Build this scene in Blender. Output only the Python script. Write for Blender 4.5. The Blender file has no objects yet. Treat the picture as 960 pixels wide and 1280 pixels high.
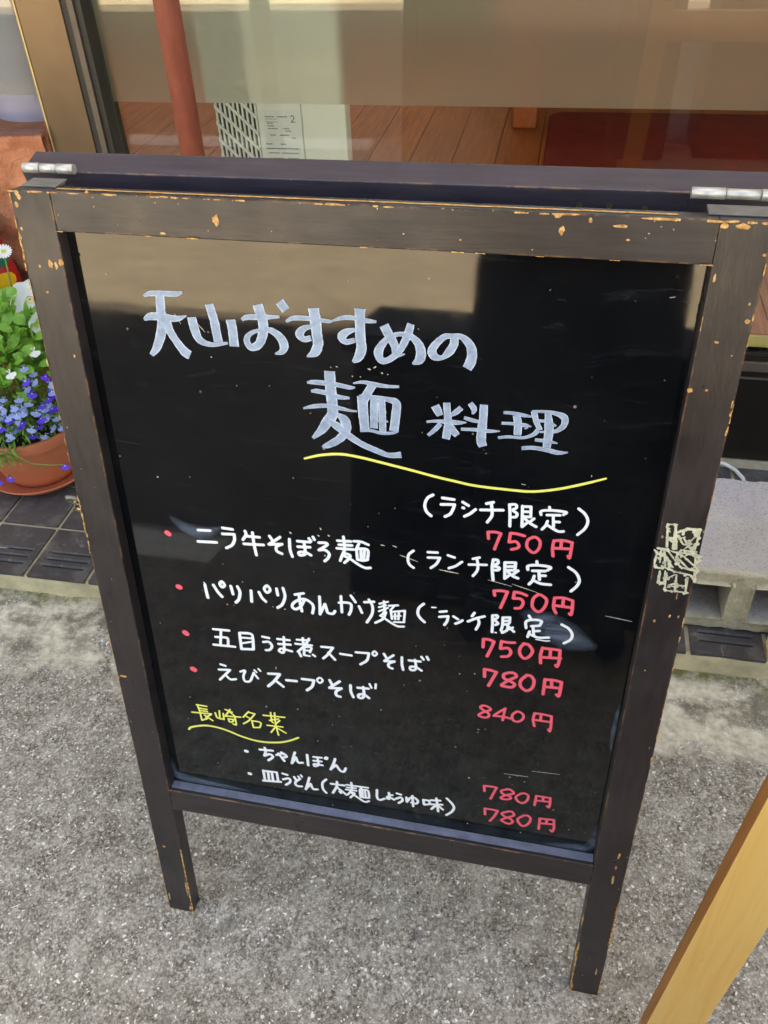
import bpy, math, random
from mathutils import Vector, Matrix, Euler, noise

random.seed(7)
sc = bpy.context.scene
COL = sc.collection

# ------------------------------------------------------------------ camera
cam_d = bpy.data.cameras.new("camera")
cam = bpy.data.objects.new("camera", cam_d); COL.objects.link(cam)
Rm = Matrix(((0.9815703901, -0.0937549986, 0.1665218790),
             (0.1875051329, 0.6407450640, -0.7445049282),
             (-0.0368970775, 0.7620077187, 0.6465159259)))
CAM = Vector((0.1513, -0.4784, 1.2089))
cam.matrix_world = Matrix.Translation(CAM) @ Rm.to_4x4()
cam_d.sensor_fit = 'HORIZONTAL'; cam_d.sensor_width = 36.0
cam_d.lens = 1060.56 / 960 * 36.0
cam_d.clip_start = 0.01; cam_d.clip_end = 1000
sc.camera = cam

# ------------------------------------------------------------------ light
SUN_EL, SUN_AZ = math.radians(63), math.radians(6)     # the sun stands behind the shop
world = bpy.data.worlds.new("World"); sc.world = world; world.use_nodes = True
wn = world.node_tree; wn.nodes.clear()
sky = wn.nodes.new('ShaderNodeTexSky'); sky.sky_type = 'NISHITA'; sky.sun_disc = False
sky.sun_elevation = SUN_EL; sky.sun_rotation = SUN_AZ
sky.air_density = 1.0; sky.dust_density = 2.5; sky.ozone_density = 1.0
bg = wn.nodes.new('ShaderNodeBackground'); bg.inputs['Strength'].default_value = 0.055
wo = wn.nodes.new('ShaderNodeOutputWorld')
wn.links.new(sky.outputs[0], bg.inputs[0]); wn.links.new(bg.outputs[0], wo.inputs[0])
sun_d = bpy.data.lights.new("sun", 'SUN'); sun_d.energy = 5.0; sun_d.angle = math.radians(0.5)
sun_d.color = (1.0, 0.95, 0.87)
sun = bpy.data.objects.new("sun", sun_d); COL.objects.link(sun)
S = Vector((math.sin(SUN_AZ) * math.cos(SUN_EL), math.cos(SUN_AZ) * math.cos(SUN_EL), math.sin(SUN_EL)))
sun.rotation_euler = S.to_track_quat('Z', 'Y').to_euler(); sun.location = (0, 0, 20)

vs = sc.view_settings
vs.view_transform = 'Standard'; vs.look = 'None'; vs.gamma = 1.0
vs.use_curve_mapping = False
vs.exposure = 3.75
vs.use_white_balance = True; vs.white_balance_temperature = 8800; vs.white_balance_tint = 8
sc.cycles.max_bounces = 10; sc.cycles.transparent_max_bounces = 16
sc.cycles.use_denoising = True

# ------------------------------------------------------------------ materials
def lin(c):
    c = c / 255.0
    return c / 12.92 if c <= 0.04045 else ((c + 0.055) / 1.055) ** 2.4
def rgb(r, g, b): return (lin(r), lin(g), lin(b), 1.0)

class NT:
    """small wrapper that writes node graphs"""
    def __init__(s, name):
        s.m = bpy.data.materials.new(name); s.m.use_nodes = True
        s.t = s.m.node_tree; s.n = s.t.nodes
        s.p = s.n['Principled BSDF']; s.out = s.n['Material Output']
        s._c = None
    def link(s, a, b): s.t.links.new(a, b)
    def put(s, inp, v):
        if hasattr(v, 'is_linked') or isinstance(v, bpy.types.NodeSocket): s.link(v, inp)
        else: inp.default_value = v
    def coord(s, kind='Object'):
        if s._c is None: s._c = s.n.new('ShaderNodeTexCoord')
        return s._c.outputs[kind]
    def mapping(s, scale, v=None, loc=(0, 0, 0)):
        m = s.n.new('ShaderNodeMapping'); s.link(v or s.coord(), m.inputs['Vector'])
        m.inputs['Scale'].default_value = scale; m.inputs['Location'].default_value = loc
        return m.outputs[0]
    def noise(s, scale, detail=4, rough=0.6, v=None, dist=0.0):
        n = s.n.new('ShaderNodeTexNoise'); s.link(v or s.coord(), n.inputs['Vector'])
        n.inputs['Scale'].default_value = scale; n.inputs['Detail'].default_value = detail
        n.inputs['Roughness'].default_value = rough; n.inputs['Distortion'].default_value = dist
        return n.outputs[0]
    def voro(s, scale, feature='F1', out='Distance', v=None, rnd=1.0):
        n = s.n.new('ShaderNodeTexVoronoi'); s.link(v or s.coord(), n.inputs['Vector'])
        n.feature = feature; n.inputs['Scale'].default_value = scale
        n.inputs['Randomness'].default_value = rnd
        return n.outputs[out]
    def ramp(s, f, stops, interp='LINEAR'):
        r = s.n.new('ShaderNodeValToRGB'); s.link(f, r.inputs[0]); e = r.color_ramp.elements
        r.color_ramp.interpolation = interp
        while len(e) < len(stops): e.new(0.5)
        for k, (p, c) in enumerate(stops):
            e[k].position = p
            e[k].color = c if not isinstance(c, (int, float)) else (c, c, c, 1)
        return r.outputs[0]
    def mix(s, f, a, b, mode='MIX'):
        m = s.n.new('ShaderNodeMix'); m.data_type = 'RGBA'; m.blend_type = mode
        s.put(m.inputs[0], f); s.put(m.inputs[6], a); s.put(m.inputs[7], b)
        return m.outputs[2]
    def math(s, op, a, b=0.0, clamp=False):
        m = s.n.new('ShaderNodeMath'); m.operation = op; m.use_clamp = clamp
        s.put(m.inputs[0], a); s.put(m.inputs[1], b)
        return m.outputs[0]
    def bump(s, h, strength=0.3, dist=0.001):
        b = s.n.new('ShaderNodeBump'); s.link(h, b.inputs['Height'])
        b.inputs['Strength'].default_value = strength; b.inputs['Distance'].default_value = dist
        s.link(b.outputs[0], s.p.inputs['Normal']); return b
    def sep(s, v=None):
        x = s.n.new('ShaderNodeSeparateXYZ'); s.link(v or s.coord(), x.inputs[0]); return x.outputs
    def edge(s, radius=0.003):
        """0 on flat faces, 1 on worn convex edges"""
        b = s.n.new('ShaderNodeBevel'); b.samples = 4; b.inputs['Radius'].default_value = radius
        g = s.n.new('ShaderNodeNewGeometry')
        d = s.n.new('ShaderNodeVectorMath'); d.operation = 'DOT_PRODUCT'
        s.link(b.outputs[0], d.inputs[0]); s.link(g.outputs['Normal'], d.inputs[1])
        return s.math('MULTIPLY', s.math('SUBTRACT', 1.0, d.outputs['Value']), 3.4, True)

def simple(name, c, rough=0.5, metal=0.0, spec=0.5, var=0.12, scale=30, bump=0.0, bscale=200):
    w = NT(name)
    n = w.noise(scale, 5)
    dark = tuple(v * (1 - var) for v in c[:3]) + (1,); light = tuple(min(1, v * (1 + var)) for v in c[:3]) + (1,)
    w.put(w.p.inputs['Base Color'], w.ramp(n, [(0.3, dark), (0.7, light)]))
    w.p.inputs['Roughness'].default_value = rough; w.p.inputs['Metallic'].default_value = metal
    w.p.inputs['Specular IOR Level'].default_value = spec
    if bump: w.bump(w.noise(bscale, 4), bump, 0.001)
    return w.m

M = {}
# pavement: worn concrete, sand and small stones showing
w = NT('pavement_concrete')
big = w.noise(2.2, 5, 0.6); mid = w.noise(14, 5, 0.7); fine = w.noise(210, 4, 0.8)
cell = w.voro(190, out='Color'); cellv = w.math('ADD', w.sep(cell)[0], 0.0)
base = w.ramp(mid, [(0.25, rgb(112, 104, 96)), (0.52, rgb(146, 137, 127)), (0.78, rgb(172, 163, 153))])
base = w.mix(w.ramp(big, [(0.40, 0.0), (0.58, 0.8)]), base, rgb(94, 87, 76))
spk = w.ramp(cellv, [(0.0, rgb(58, 51, 44)), (0.28, rgb(124, 115, 103)), (0.70, rgb(156, 147, 136)), (0.88, rgb(205, 198, 188)), (1.0, rgb(250, 246, 240))])
base = w.mix(0.55, base, spk)
fs = w.ramp(fine, [(0.36, rgb(50, 46, 40)), (0.50, rgb(138, 131, 121)), (0.60, rgb(228, 223, 215))])
fc = w.sep(w.voro(430, out='Color'))[1]
base = w.mix(0.42, base, w.ramp(fc, [(0.0, rgb(30, 27, 23)), (0.35, rgb(122, 114, 102)), (0.8, rgb(184, 175, 163)), (1.0, rgb(255, 252, 246))]))
base = w.mix(0.26, base, fs)
nv = w.n.new('ShaderNodeTexNoise'); w.link(w.coord(), nv.inputs['Vector']); nv.inputs['Scale'].default_value = 60; nv.inputs['Detail'].default_value = 3
vm = w.n.new('ShaderNodeVectorMath'); vm.operation = 'MULTIPLY_ADD'; w.link(nv.outputs['Color'], vm.inputs[0]); vm.inputs[1].default_value = (0.02, 0.02, 0.0); w.link(w.coord(), vm.inputs[2])
big_st = w.voro(30, out='Color', v=vm.outputs[0]); bd = w.voro(30, v=vm.outputs[0])
msk = w.math('MULTIPLY', w.ramp(w.sep(big_st)[0], [(0.90, 0.0), (0.905, 1.0)]), w.ramp(bd, [(0.16, 1.0), (0.34, 0.0)]))
base = w.mix(w.math('MULTIPLY', msk, 0.6), base, rgb(88, 84, 88))
m2 = w.voro(75, out='Color'); d2 = w.voro(75)
msk2 = w.math('MULTIPLY', w.ramp(w.sep(m2)[1], [(0.93, 0.0), (0.935, 1.0)]), w.ramp(d2, [(0.14, 1.0), (0.24, 0.0)]))
base = w.mix(w.math('MULTIPLY', msk2, 0.8), base, rgb(236, 232, 226))
blot = w.ramp(w.noise(26, 6, 0.72, v=w.mapping((1, 1, 1), loc=(5, 1, 0))), [(0.44, 0.0), (0.62, 0.5)])
base = w.mix(blot, base, w.mix(0.5, base, rgb(226, 220, 208)))
dk = w.ramp(w.noise(17, 6, 0.7, v=w.mapping((1, 1, 1), loc=(2, 9, 0))), [(0.46, 0.0), (0.66, 0.55)])
base = w.mix(dk, base, w.mix(0.5, base, rgb(84, 77, 68)))
m3 = w.voro(150, out='Color', v=vm.outputs[0]); d3 = w.voro(150, v=vm.outputs[0])
fl = w.math('MULTIPLY', w.ramp(w.sep(m3)[2], [(0.86, 0.0), (0.865, 1.0)]), w.ramp(d3, [(0.16, 1.0), (0.26, 0.0)]))
base = w.mix(w.math('MULTIPLY', fl, 0.8), base, rgb(248, 244, 236))
X = w.sep()
# pale cement smears, stains and moss running along the foot of the step
wob = w.math('MULTIPLY', w.math('SUBTRACT', w.noise(9, 6, 0.7), 0.5), 0.34)
band = w.math('ADD', X[1], wob)
near = w.math('MULTIPLY', w.ramp(band, [(0.36, 0.0), (0.41, 1.0)]), w.ramp(w.noise(7, 4, 0.6, v=w.mapping((1, 1, 1), loc=(3.1, 7.7, 0))), [(0.40, 0.0), (0.48, 1.0)]))
base = w.mix(near, base, w.ramp(w.noise(60, 4), [(0.3, rgb(168, 160, 140)), (0.7, rgb(214, 207, 190))]))
st_ = w.math('MULTIPLY', w.ramp(X[1], [(0.30, 0.0), (0.50, 1.0)]), w.ramp(w.noise(11, 6, 0.75, v=w.mapping((1, 1, 1), loc=(1, 2, 3))), [(0.48, 0.0), (0.60, 0.8)]))
base = w.mix(st_, base, rgb(104, 98, 84))
moss = w.math('MULTIPLY', w.ramp(w.math('ADD', X[1], w.math('MULTIPLY', w.noise(25, 4), 0.06)), [(0.560, 0.0), (0.585, 1.0)]), w.ramp(w.noise(30, 5, 0.7), [(0.40, 0.1), (0.6, 0.95)]))
base = w.mix(moss, base, rgb(98, 100, 66))
bc = w.n.new('ShaderNodeBrightContrast'); w.link(base, bc.inputs[0]); bc.inputs['Bright'].default_value = 0.0; bc.inputs['Contrast'].default_value = 0.11
hs_ = w.n.new('ShaderNodeHueSaturation'); hs_.inputs['Saturation'].default_value = 0.92; w.link(bc.outputs[0], hs_.inputs['Color'])
w.put(w.p.inputs['Base Color'], hs_.outputs[0]); w.p.inputs['Roughness'].default_value = 0.9
w.bump(w.math('ADD', w.math('MULTIPLY', fine, 0.6), w.math('MULTIPLY', w.noise(110, 4), 0.8)), 0.75, 0.0025)
M['pavement'] = w.m

w = NT('road_asphalt')
a = w.ramp(w.noise(1.8, 6, 0.75), [(0.3, rgb(118, 111, 99)), (0.7, rgb(164, 155, 141))])
a = w.mix(w.ramp(w.noise(170, 3), [(0.4, 0.0), (0.7, 0.6)]), a, rgb(190, 180, 160))
crk = w.ramp(w.voro(0.7, 'DISTANCE_TO_EDGE'), [(0.004, 1.0), (0.012, 0.0)])
a = w.mix(w.math('MULTIPLY', crk, 0.5), a, rgb(96, 88, 76))
w.put(w.p.inputs['Base Color'], a); w.p.inputs['Roughness'].default_value = 0.9
w.bump(w.noise(200, 3), 0.5, 0.002)
M['road'] = w.m
M['road_shade'] = simple('shade_darkened_asphalt', rgb(96, 90, 82), 0.9, scale=6, var=0.2, bump=0.5)  # road tone with the building's shade put into the colour
M['roadpaint'] = simple('road_line_paint', rgb(232, 230, 222), 0.7, scale=40, var=0.2)

# dark brown stained timber of the signboard, worn to bare wood on its edges
def stained(name, dark, light, wear=0.5, streak=(1, 1, 1)):
    w = NT(name)
    g = w.noise(26, 6, 0.6, v=w.mapping(streak))
    c = w.ramp(g, [(0.3, dark), (0.72, light)])
    c = w.mix(w.ramp(w.noise(7, 5, 0.6), [(0.45, 0.0), (0.75, 0.35)]), c, rgb(80, 73, 72))
    e = w.math('MULTIPLY', w.edge(0.0028), w.ramp(w.noise(38, 6, 0.75), [(0.53 - 0.03 * wear, 0.0), (0.585, 1.0)]), True)
    wood = w.ramp(w.noise(60, 3, v=w.mapping(streak)), [(0.35, rgb(176, 112, 54)), (0.65, rgb(222, 170, 108))])
    sc_ = w.ramp(w.noise(95, 5, 0.8), [(0.70, 0.0), (0.735, 0.6)])
    c = w.mix(sc_, c, rgb(150, 138, 122))
    c = w.mix(e, c, wood)
    w.put(w.p.inputs['Base Color'], c)
    w.p.inputs['Roughness'].default_value = 0.42
    w.put(w.p.inputs['Roughness'], w.ramp(w.noise(18, 5), [(0.3, 0.26), (0.7, 0.46)]))
    w.bump(w.math('ADD', w.noise(90, 5, 0.6, v=w.mapping(streak)), w.math('MULTIPLY', e, -0.8)), 0.25, 0.0008)
    return w.m
M['stainV'] = stained('dark_stained_wood_upright', rgb(36, 30, 31), rgb(54, 46, 47), 1.0, (6, 6, 0.6))
M['stainH'] = stained('dark_stained_wood_rail', rgb(39, 32, 33), rgb(59, 51, 51), 1.0, (0.6, 6, 6))
M['stainB'] = stained('dark_stained_wood_rear', rgb(58, 50, 60), rgb(76, 68, 80), 0.8, (0.6, 6, 6))
w = NT('bare_chipped_wood')
w.put(w.p.inputs['Base Color'], w.ramp(w.noise(220, 4), [(0.35, rgb(168, 112, 56)), (0.65, rgb(238, 190, 122))]))
w.p.inputs['Roughness'].default_value = 0.8; M['chip'] = w.m

# glossy black writing panel, wiped many times
w = NT('glossy_black_writing_panel')
c = w.ramp(w.noise(9, 6, 0.65), [(0.35, rgb(10, 11, 14)), (0.75, rgb(21, 22, 24))])
X = w.sep()
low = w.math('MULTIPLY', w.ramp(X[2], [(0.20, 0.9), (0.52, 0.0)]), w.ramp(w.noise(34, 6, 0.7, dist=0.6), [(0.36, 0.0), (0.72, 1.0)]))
c = w.mix(low, c, rgb(46, 54, 50))  # mottled pavement reflection painted into the lower panel
wipes = w.ramp(w.noise(16, 7, 0.75, v=w.mapping((1, 1, 5)), dist=1.2), [(0.56, 0.0), (0.80, 0.28)])
c = w.mix(wipes, c, rgb(72, 76, 82))
dots = w.math('MULTIPLY', w.ramp(w.sep(w.voro(95, out='Color'))[0], [(0.965, 0.0), (0.97, 1.0)]), w.ramp(w.voro(95), [(0.07, 0.8), (0.16, 0.0)]))
c = w.mix(dots, c, rgb(150, 150, 146))
w.put(w.p.inputs['Base Color'], c)
w.put(w.p.inputs['Roughness'], w.ramp(w.noise(30, 6, 0.7), [(0.35, 0.025), (0.85, 0.09)]))
w.p.inputs['IOR'].default_value = 1.48
w.bump(w.noise(5, 3), 0.05, 0.004)
M['panel'] = w.m

# marker paints
def paint(name, core, edge, rough=0.45, patch=0.0):
    w = NT(name)
    uv = w.n.new('ShaderNodeUVMap'); s = w.sep(uv.outputs[0])
    d = w.math('ABSOLUTE', w.math('SUBTRACT', w.math('MULTIPLY', s[1], 2.0), 1.0))
    c = w.mix(w.ramp(d, [(0.62, 0.0), (0.97, 1.0)]), core, edge)
    if patch:
        c = w.mix(w.ramp(w.noise(120, 5, 0.7, dist=0.8), [(0.42, 0.0), (0.72, patch)]), c, rgb(112, 126, 148))
    w.put(w.p.inputs['Base Color'], c); w.p.inputs['Roughness'].default_value = rough
    return w.m
M['title'] = paint('blue_white_broad_marker', rgb(158, 176, 200), rgb(214, 224, 236), 0.5, 0.75)
M['white'] = paint('white_marker', rgb(250, 250, 250), rgb(240, 240, 242))
M['red'] = paint('pink_red_marker', rgb(255, 104, 120), rgb(255, 78, 96))
M['yellow'] = paint('yellow_marker', rgb(248, 242, 122), rgb(222, 216, 96))
w = NT('wiped_chalk_dust')
tr = w.n.new('ShaderNodeBsdfTransparent'); mx = w.n.new('ShaderNodeMixShader')
w.put(w.p.inputs['Base Color'], rgb(150, 164, 186)); w.p.inputs['Roughness'].default_value = 0.9
uv = w.n.new('ShaderNodeUVMap'); s = w.sep(uv.outputs[0])
fx = w.math('SUBTRACT', 1.0, w.math('ABSOLUTE', w.math('SUBTRACT', w.math('MULTIPLY', s[0], 2), 1)), True)
fy = w.math('SUBTRACT', 1.0, w.math('ABSOLUTE', w.math('SUBTRACT', w.math('MULTIPLY', s[1], 2), 1)), True)
al = w.math('MULTIPLY', w.math('MULTIPLY', w.ramp(fx, [(0, 0.0), (0.6, 1.0)]), w.ramp(fy, [(0, 0.0), (0.7, 1.0)])), w.ramp(w.noise(60, 6, 0.7, v=w.mapping((0.4, 1, 1.6)), dist=0.7), [(0.35, 0.06), (0.7, 0.5)]))
w.link(al, mx.inputs[0]); w.link(tr.outputs[0], mx.inputs[1]); w.link(w.p.outputs[0], mx.inputs[2]); w.link(mx.outputs[0], w.out.inputs[0])
M['dust'] = w.m
M['tape'] = simple('yellowed_tape_residue', rgb(222, 218, 188), 0.35, scale=160, var=0.32, bump=0.8)
M['scratch'] = simple('pale_scratch', rgb(196, 184, 164), 0.7, scale=300, var=0.3)

M['steel'] = simple('zinc_plated_steel', rgb(196, 194, 190), 0.42, 0.7, scale=60, var=0.15, bump=0.15)
M['steel_w'] = simple('dull_pale_steel', rgb(128, 124, 120), 0.55, 0.5, scale=60, var=0.2, bump=0.2)
M['brass'] = simple('tarnished_brass', rgb(176, 150, 108), 0.35, 0.9, scale=120, var=0.3)
M['ledge'] = simple('pale_blue_ledge_strip', rgb(108, 114, 132), 0.8, scale=50, var=0.25)
M['black'] = simple('black_gap', rgb(20, 18, 18), 0.7)

# shop front
w = NT('bronze_anodised_aluminium')
c = w.ramp(w.noise(5, 3), [(0.3, rgb(96, 79, 62)), (0.7, rgb(116, 96, 76))])
w.put(w.p.inputs['Base Color'], c); w.p.inputs['Metallic'].default_value = 0.65
w.p.inputs['Roughness'].default_value = 0.36; w.bump(w.noise(260, 2), 0.08, 0.0005)
M['bronze'] = w.m
M['bronze_l'] = simple('bare_frame_lip', rgb(206, 174, 116), 0.4, 0.3)
M['gasket'] = simple('dark_bronze_gasket', rgb(30, 24, 18), 0.5)
M['kick'] = simple('dark_bronze_kick_panel', rgb(30, 24, 19), 0.38, 0.2, scale=12, var=0.25)
M['sill'] = simple('grey_bronze_sill', rgb(98, 84, 72), 0.45, 0.3, var=0.15)
def glassy(name, tint=(1, 1, 1, 1)):
    w = NT(name); w.n.remove(w.p); w.p = None
    lw = w.n.new('ShaderNodeLayerWeight'); lw.inputs[0].default_value = 0.5
    f = w.math('ADD', w.math('MULTIPLY', w.math('POWER', lw.outputs['Facing'], 5.0), 0.95), 0.055)
    t = w.n.new('ShaderNodeBsdfTransparent'); t.inputs[0].default_value = tint
    g = w.n.new('ShaderNodeBsdfGlossy'); g.inputs['Roughness'].default_value = 0.0
    m = w.n.new('ShaderNodeMixShader'); w.link(f, m.inputs[0]); w.link(t.outputs[0], m.inputs[1]); w.link(g.outputs[0], m.inputs[2])
    w.link(m.outputs[0], w.out.inputs[0]); return w.m
M['glass'] = glassy('window_glass', (0.96, 0.97, 0.95, 1))
w = NT('frosted_window_film'); w.n.remove(w.p)
rf = w.n.new('ShaderNodeBsdfRefraction'); rf.inputs['IOR'].default_value = 1.12; rf.inputs['Roughness'].default_value = 0.42
rf.inputs['Color'].default_value = (0.93, 0.93, 0.88, 1)
tl = w.n.new('ShaderNodeBsdfTranslucent'); tl.inputs[0].default_value = rgb(218, 216, 202)
df = w.n.new('ShaderNodeBsdfDiffuse'); w.link(w.ramp(w.noise(420, 2), [(0.3, rgb(178, 170, 150)), (0.7, rgb(202, 194, 174))]), df.inputs[0])
m1 = w.n.new('ShaderNodeMixShader'); m1.inputs[0].default_value = 0.5
w.link(tl.outputs[0], m1.inputs[1]); w.link(df.outputs[0], m1.inputs[2])
m2 = w.n.new('ShaderNodeMixShader'); m2.inputs[0].default_value = 0.36
w.link(rf.outputs[0], m2.inputs[1]); w.link(m1.outputs[0], m2.inputs[2]); w.link(m2.outputs[0], w.out.inputs[0])
M['film'] = w.m

w = NT('terracotta_stucco')
c = w.ramp(w.noise(9, 6, 0.65), [(0.3, rgb(170, 98, 66)), (0.6, rgb(208, 132, 94)), (0.8, rgb(220, 152, 116))])
X = w.sep()
c = w.mix(w.math('MULTIPLY', w.ramp(X[2], [(0.54, 1.0), (0.68, 0.0)]), w.ramp(w.noise(7, 5, 0.6), [(0.42, 0.0), (0.6, 0.8)])), c, rgb(110, 78, 50))
w.put(w.p.inputs['Base Color'], c); w.p.inputs['Roughness'].default_value = 0.85
w.bump(w.math('ADD', w.noise(20, 6, 0.6, dist=1.5), w.math('MULTIPLY', w.noise(160, 4), 0.25)), 0.8, 0.012)
M['stucco'] = w.m
M['stucco_cap'] = simple('dark_terracotta_cap', rgb(104, 64, 52), 0.7)

w = NT('dark_glazed_floor_tile')
oi = w.n.new('ShaderNodeObjectInfo')
c = w.ramp(oi.outputs['Random'], [(0.0, rgb(62, 58, 58)), (1.0, rgb(80, 75, 74))])
c = w.mix(w.ramp(w.noise(16, 6, 0.75, v=w.coord('Generated') if False else None), [(0.50, 0.0), (0.78, 0.35)]), c, rgb(150, 142, 134))
g = w.n.new('ShaderNodeNewGeometry')
c = w.mix(w.ramp(w.noise(30, 7, 0.8, v=g.outputs['Position'], dist=0.5), [(0.56, 0.0), (0.70, 0.5)]), c, rgb(158, 150, 142))
w.put(w.p.inputs['Base Color'], c)
w.put(w.p.inputs['Roughness'], w.ramp(w.noise(40, 5, v=g.outputs['Position']), [(0.3, 0.34), (0.7, 0.6)]))
w.bump(w.noise(140, 4, v=g.outputs['Position']), 0.3, 0.0008)
M['tile'] = w.m
M['groove'] = simple('dark_groove_floor', rgb(34, 31, 30), 0.95)  # groove floors coloured darker than the tile
M['mortar'] = simple('yellowish_mortar', rgb(180, 164, 128), 0.9, scale=22, var=0.28, bump=0.6, bscale=160)
M['grout'] = simple('beige_grout', rgb(160, 146, 122), 0.9, scale=50, var=0.2, bump=0.3)

w = NT('cast_concrete_block')
c = w.ramp(w.noise(8, 5, 0.6), [(0.3, rgb(172, 163, 150)), (0.7, rgb(206, 198, 184))])
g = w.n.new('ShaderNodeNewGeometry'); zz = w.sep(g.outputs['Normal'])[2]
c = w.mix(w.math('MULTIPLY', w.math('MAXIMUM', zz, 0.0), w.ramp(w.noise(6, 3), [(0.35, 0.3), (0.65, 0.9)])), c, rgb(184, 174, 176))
c = w.mix(w.ramp(w.sep(w.voro(420, out='Color'))[0], [(0.72, 0.0), (1.0, 0.4)]), c, rgb(96, 88, 82))
c = w.mix(w.ramp(w.noise(110, 5, 0.8), [(0.62, 0.0), (0.72, 0.5)]), c, rgb(112, 100, 88))
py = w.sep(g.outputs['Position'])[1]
c = w.mix(w.math('MULTIPLY', w.ramp(py, [(0.638, 1.0), (0.652, 0.0)]), 0.75), c, w.ramp(w.noise(70, 5, 0.7), [(0.3, rgb(170, 156, 118)), (0.7, rgb(214, 202, 166))]))  # front face warmed in its colour to imitate light bounced off the ground
w.put(w.p.inputs['Base Color'], c); w.p.inputs['Roughness'].default_value = 0.95
w.bump(w.math('ADD', w.noise(150, 5, 0.75), w.math('MULTIPLY', w.noise(500, 2), 0.4)), 0.9, 0.004)
M['cmu'] = w.m

# interior
def planky(name, a, b, c3, rough=0.3, ax=(9, 0.7, 9)):
    w = NT(name); oi = w.n.new('ShaderNodeObjectInfo')
    v = w.mapping(ax); v2 = w.n.new('ShaderNodeVectorMath'); v2.operation = 'ADD'
    cb = w.n.new('ShaderNodeCombineXYZ'); w.link(w.math('MULTIPLY', oi.outputs['Random'], 40), cb.inputs[1])
    w.link(v, v2.inputs[0]); w.link(cb.outputs[0], v2.inputs[1])
    gr = w.noise(7, 7, 0.65, v=v2.outputs[0], dist=0.5)
    c = w.ramp(gr, [(0.28, a), (0.5, b), (0.75, c3)])
    c = w.mix(w.math('MULTIPLY', oi.outputs['Random'], 0.35), c, a)
    g = w.n.new('ShaderNodeNewGeometry')
    if name.endswith('pine') or 'edge' in name:
        fl_ = w.ramp(w.noise(34, 6, 0.8, v=w.mapping((1, 1, 0.25))), [(0.60, 0.0), (0.72, 0.45)])
        c = w.mix(fl_, c, rgb(196, 138, 76)); kn = w.ramp(w.voro(26, v=w.mapping((1, 1, 0.45))), [(0.06, 0.7), (0.13, 0.0)])
        c = w.mix(w.math('MULTIPLY', kn, w.ramp(w.noise(5, 2), [(0.5, 0.0), (0.56, 1.0)])), c, rgb(120, 70, 34))
        wz = w.math('ADD', w.sep(g.outputs['Position'])[2], w.math('MULTIPLY', w.noise(40, 4), 0.08))
        c = w.mix(w.ramp(wz, [(0.09, 0.6), (0.16, 0.0)]), c, rgb(236, 214, 170))
    w.put(w.p.inputs['Base Color'], c); w.p.inputs['Roughness'].default_value = rough
    w.bump(gr, 0.12, 0.0006); return w.m
M['floorwood'] = planky('varnished_floor_boards', rgb(150, 74, 32), rgb(188, 102, 48), rgb(212, 130, 70), 0.42)
M['legwood'] = planky('orange_varnished_wood', rgb(170, 84, 42), rgb(196, 104, 56), rgb(212, 124, 74), 0.35)
M['pine'] = planky('pale_pine', rgb(248, 182, 92), rgb(255, 200, 112), rgb(255, 212, 136), 0.45, (9, 9, 0.5))
M['pine_side'] = planky('dark_pine_edge', rgb(126, 78, 34), rgb(158, 102, 48), rgb(180, 124, 66), 0.6, (9, 9, 0.5))  # side faces of the planks coloured darker
M['pine_end'] = simple('bare_threshold_pine', rgb(214, 186, 106), 0.6)
M['redmat'] = simple('dark_red_fabric', rgb(136, 34, 27), 0.75, scale=18, var=0.18, bump=0.5, bscale=700)
M['cream'] = simple('cream_painted_steel', rgb(240, 240, 224), 0.4, scale=6, var=0.04)
M['cream_d'] = simple('dark_behind_grille', rgb(84, 78, 66), 0.6)
M['label'] = simple('white_sticker', rgb(236, 238, 228), 0.5, var=0.03)
M['ink'] = simple('grey_print', rgb(84, 90, 88), 0.6)
M['wallin'] = simple('interior_plaster', rgb(190, 176, 148), 0.8, scale=5, var=0.08)
M['ceil'] = simple('interior_ceiling', rgb(200, 192, 176), 0.8, scale=5, var=0.06)
M['curtain'] = simple('pale_green_white_curtain', rgb(216, 220, 196), 0.8, scale=8, var=0.08)
M['lilac'] = simple('pale_lilac_plastic', rgb(190, 186, 222), 0.35, var=0.08, scale=10)
M['slate'] = simple('dark_slate_plastic', rgb(74, 78, 92), 0.4)
w = NT('red_oxide_painted_pipe')
w.put(w.p.inputs['Base Color'], w.ramp(w.noise(22, 6, 0.7, v=w.mapping((1, 1, 0.3))), [(0.3, rgb(124, 58, 42)), (0.7, rgb(158, 84, 62))]))
w.p.inputs['Roughness'].default_value = 0.55; w.bump(w.noise(120, 5), 0.4, 0.001); M['pole'] = w.m
M['terra'] = simple('moulded_terracotta_plastic', rgb(194, 110, 76), 0.5, scale=9, var=0.14, bump=0.1)
M['soil'] = simple('potting_soil', rgb(44, 34, 26), 0.95, bump=0.8, bscale=90)
M['cable'] = simple('white_cable', rgb(214, 212, 206), 0.5)
M['facade'] = simple('beige_rendered_facade', rgb(198, 188, 168), 0.9, scale=3, var=0.1, bump=0.4)
M['trouser'] = simple('black_cotton', rgb(30, 30, 34), 0.9, scale=60, var=0.2)
M['skin'] = simple('skin', rgb(206, 156, 128), 0.5, var=0.06)
M['hair'] = simple('black_hair', rgb(22, 18, 16), 0.5, bump=0.6, bscale=300)
M['phone'] = simple('dark_phone', rgb(26, 26, 28), 0.2)
M['boxgrey'] = simple('dark_blocker_grey', rgb(48, 44, 40), 0.6, bump=0.3)

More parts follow.
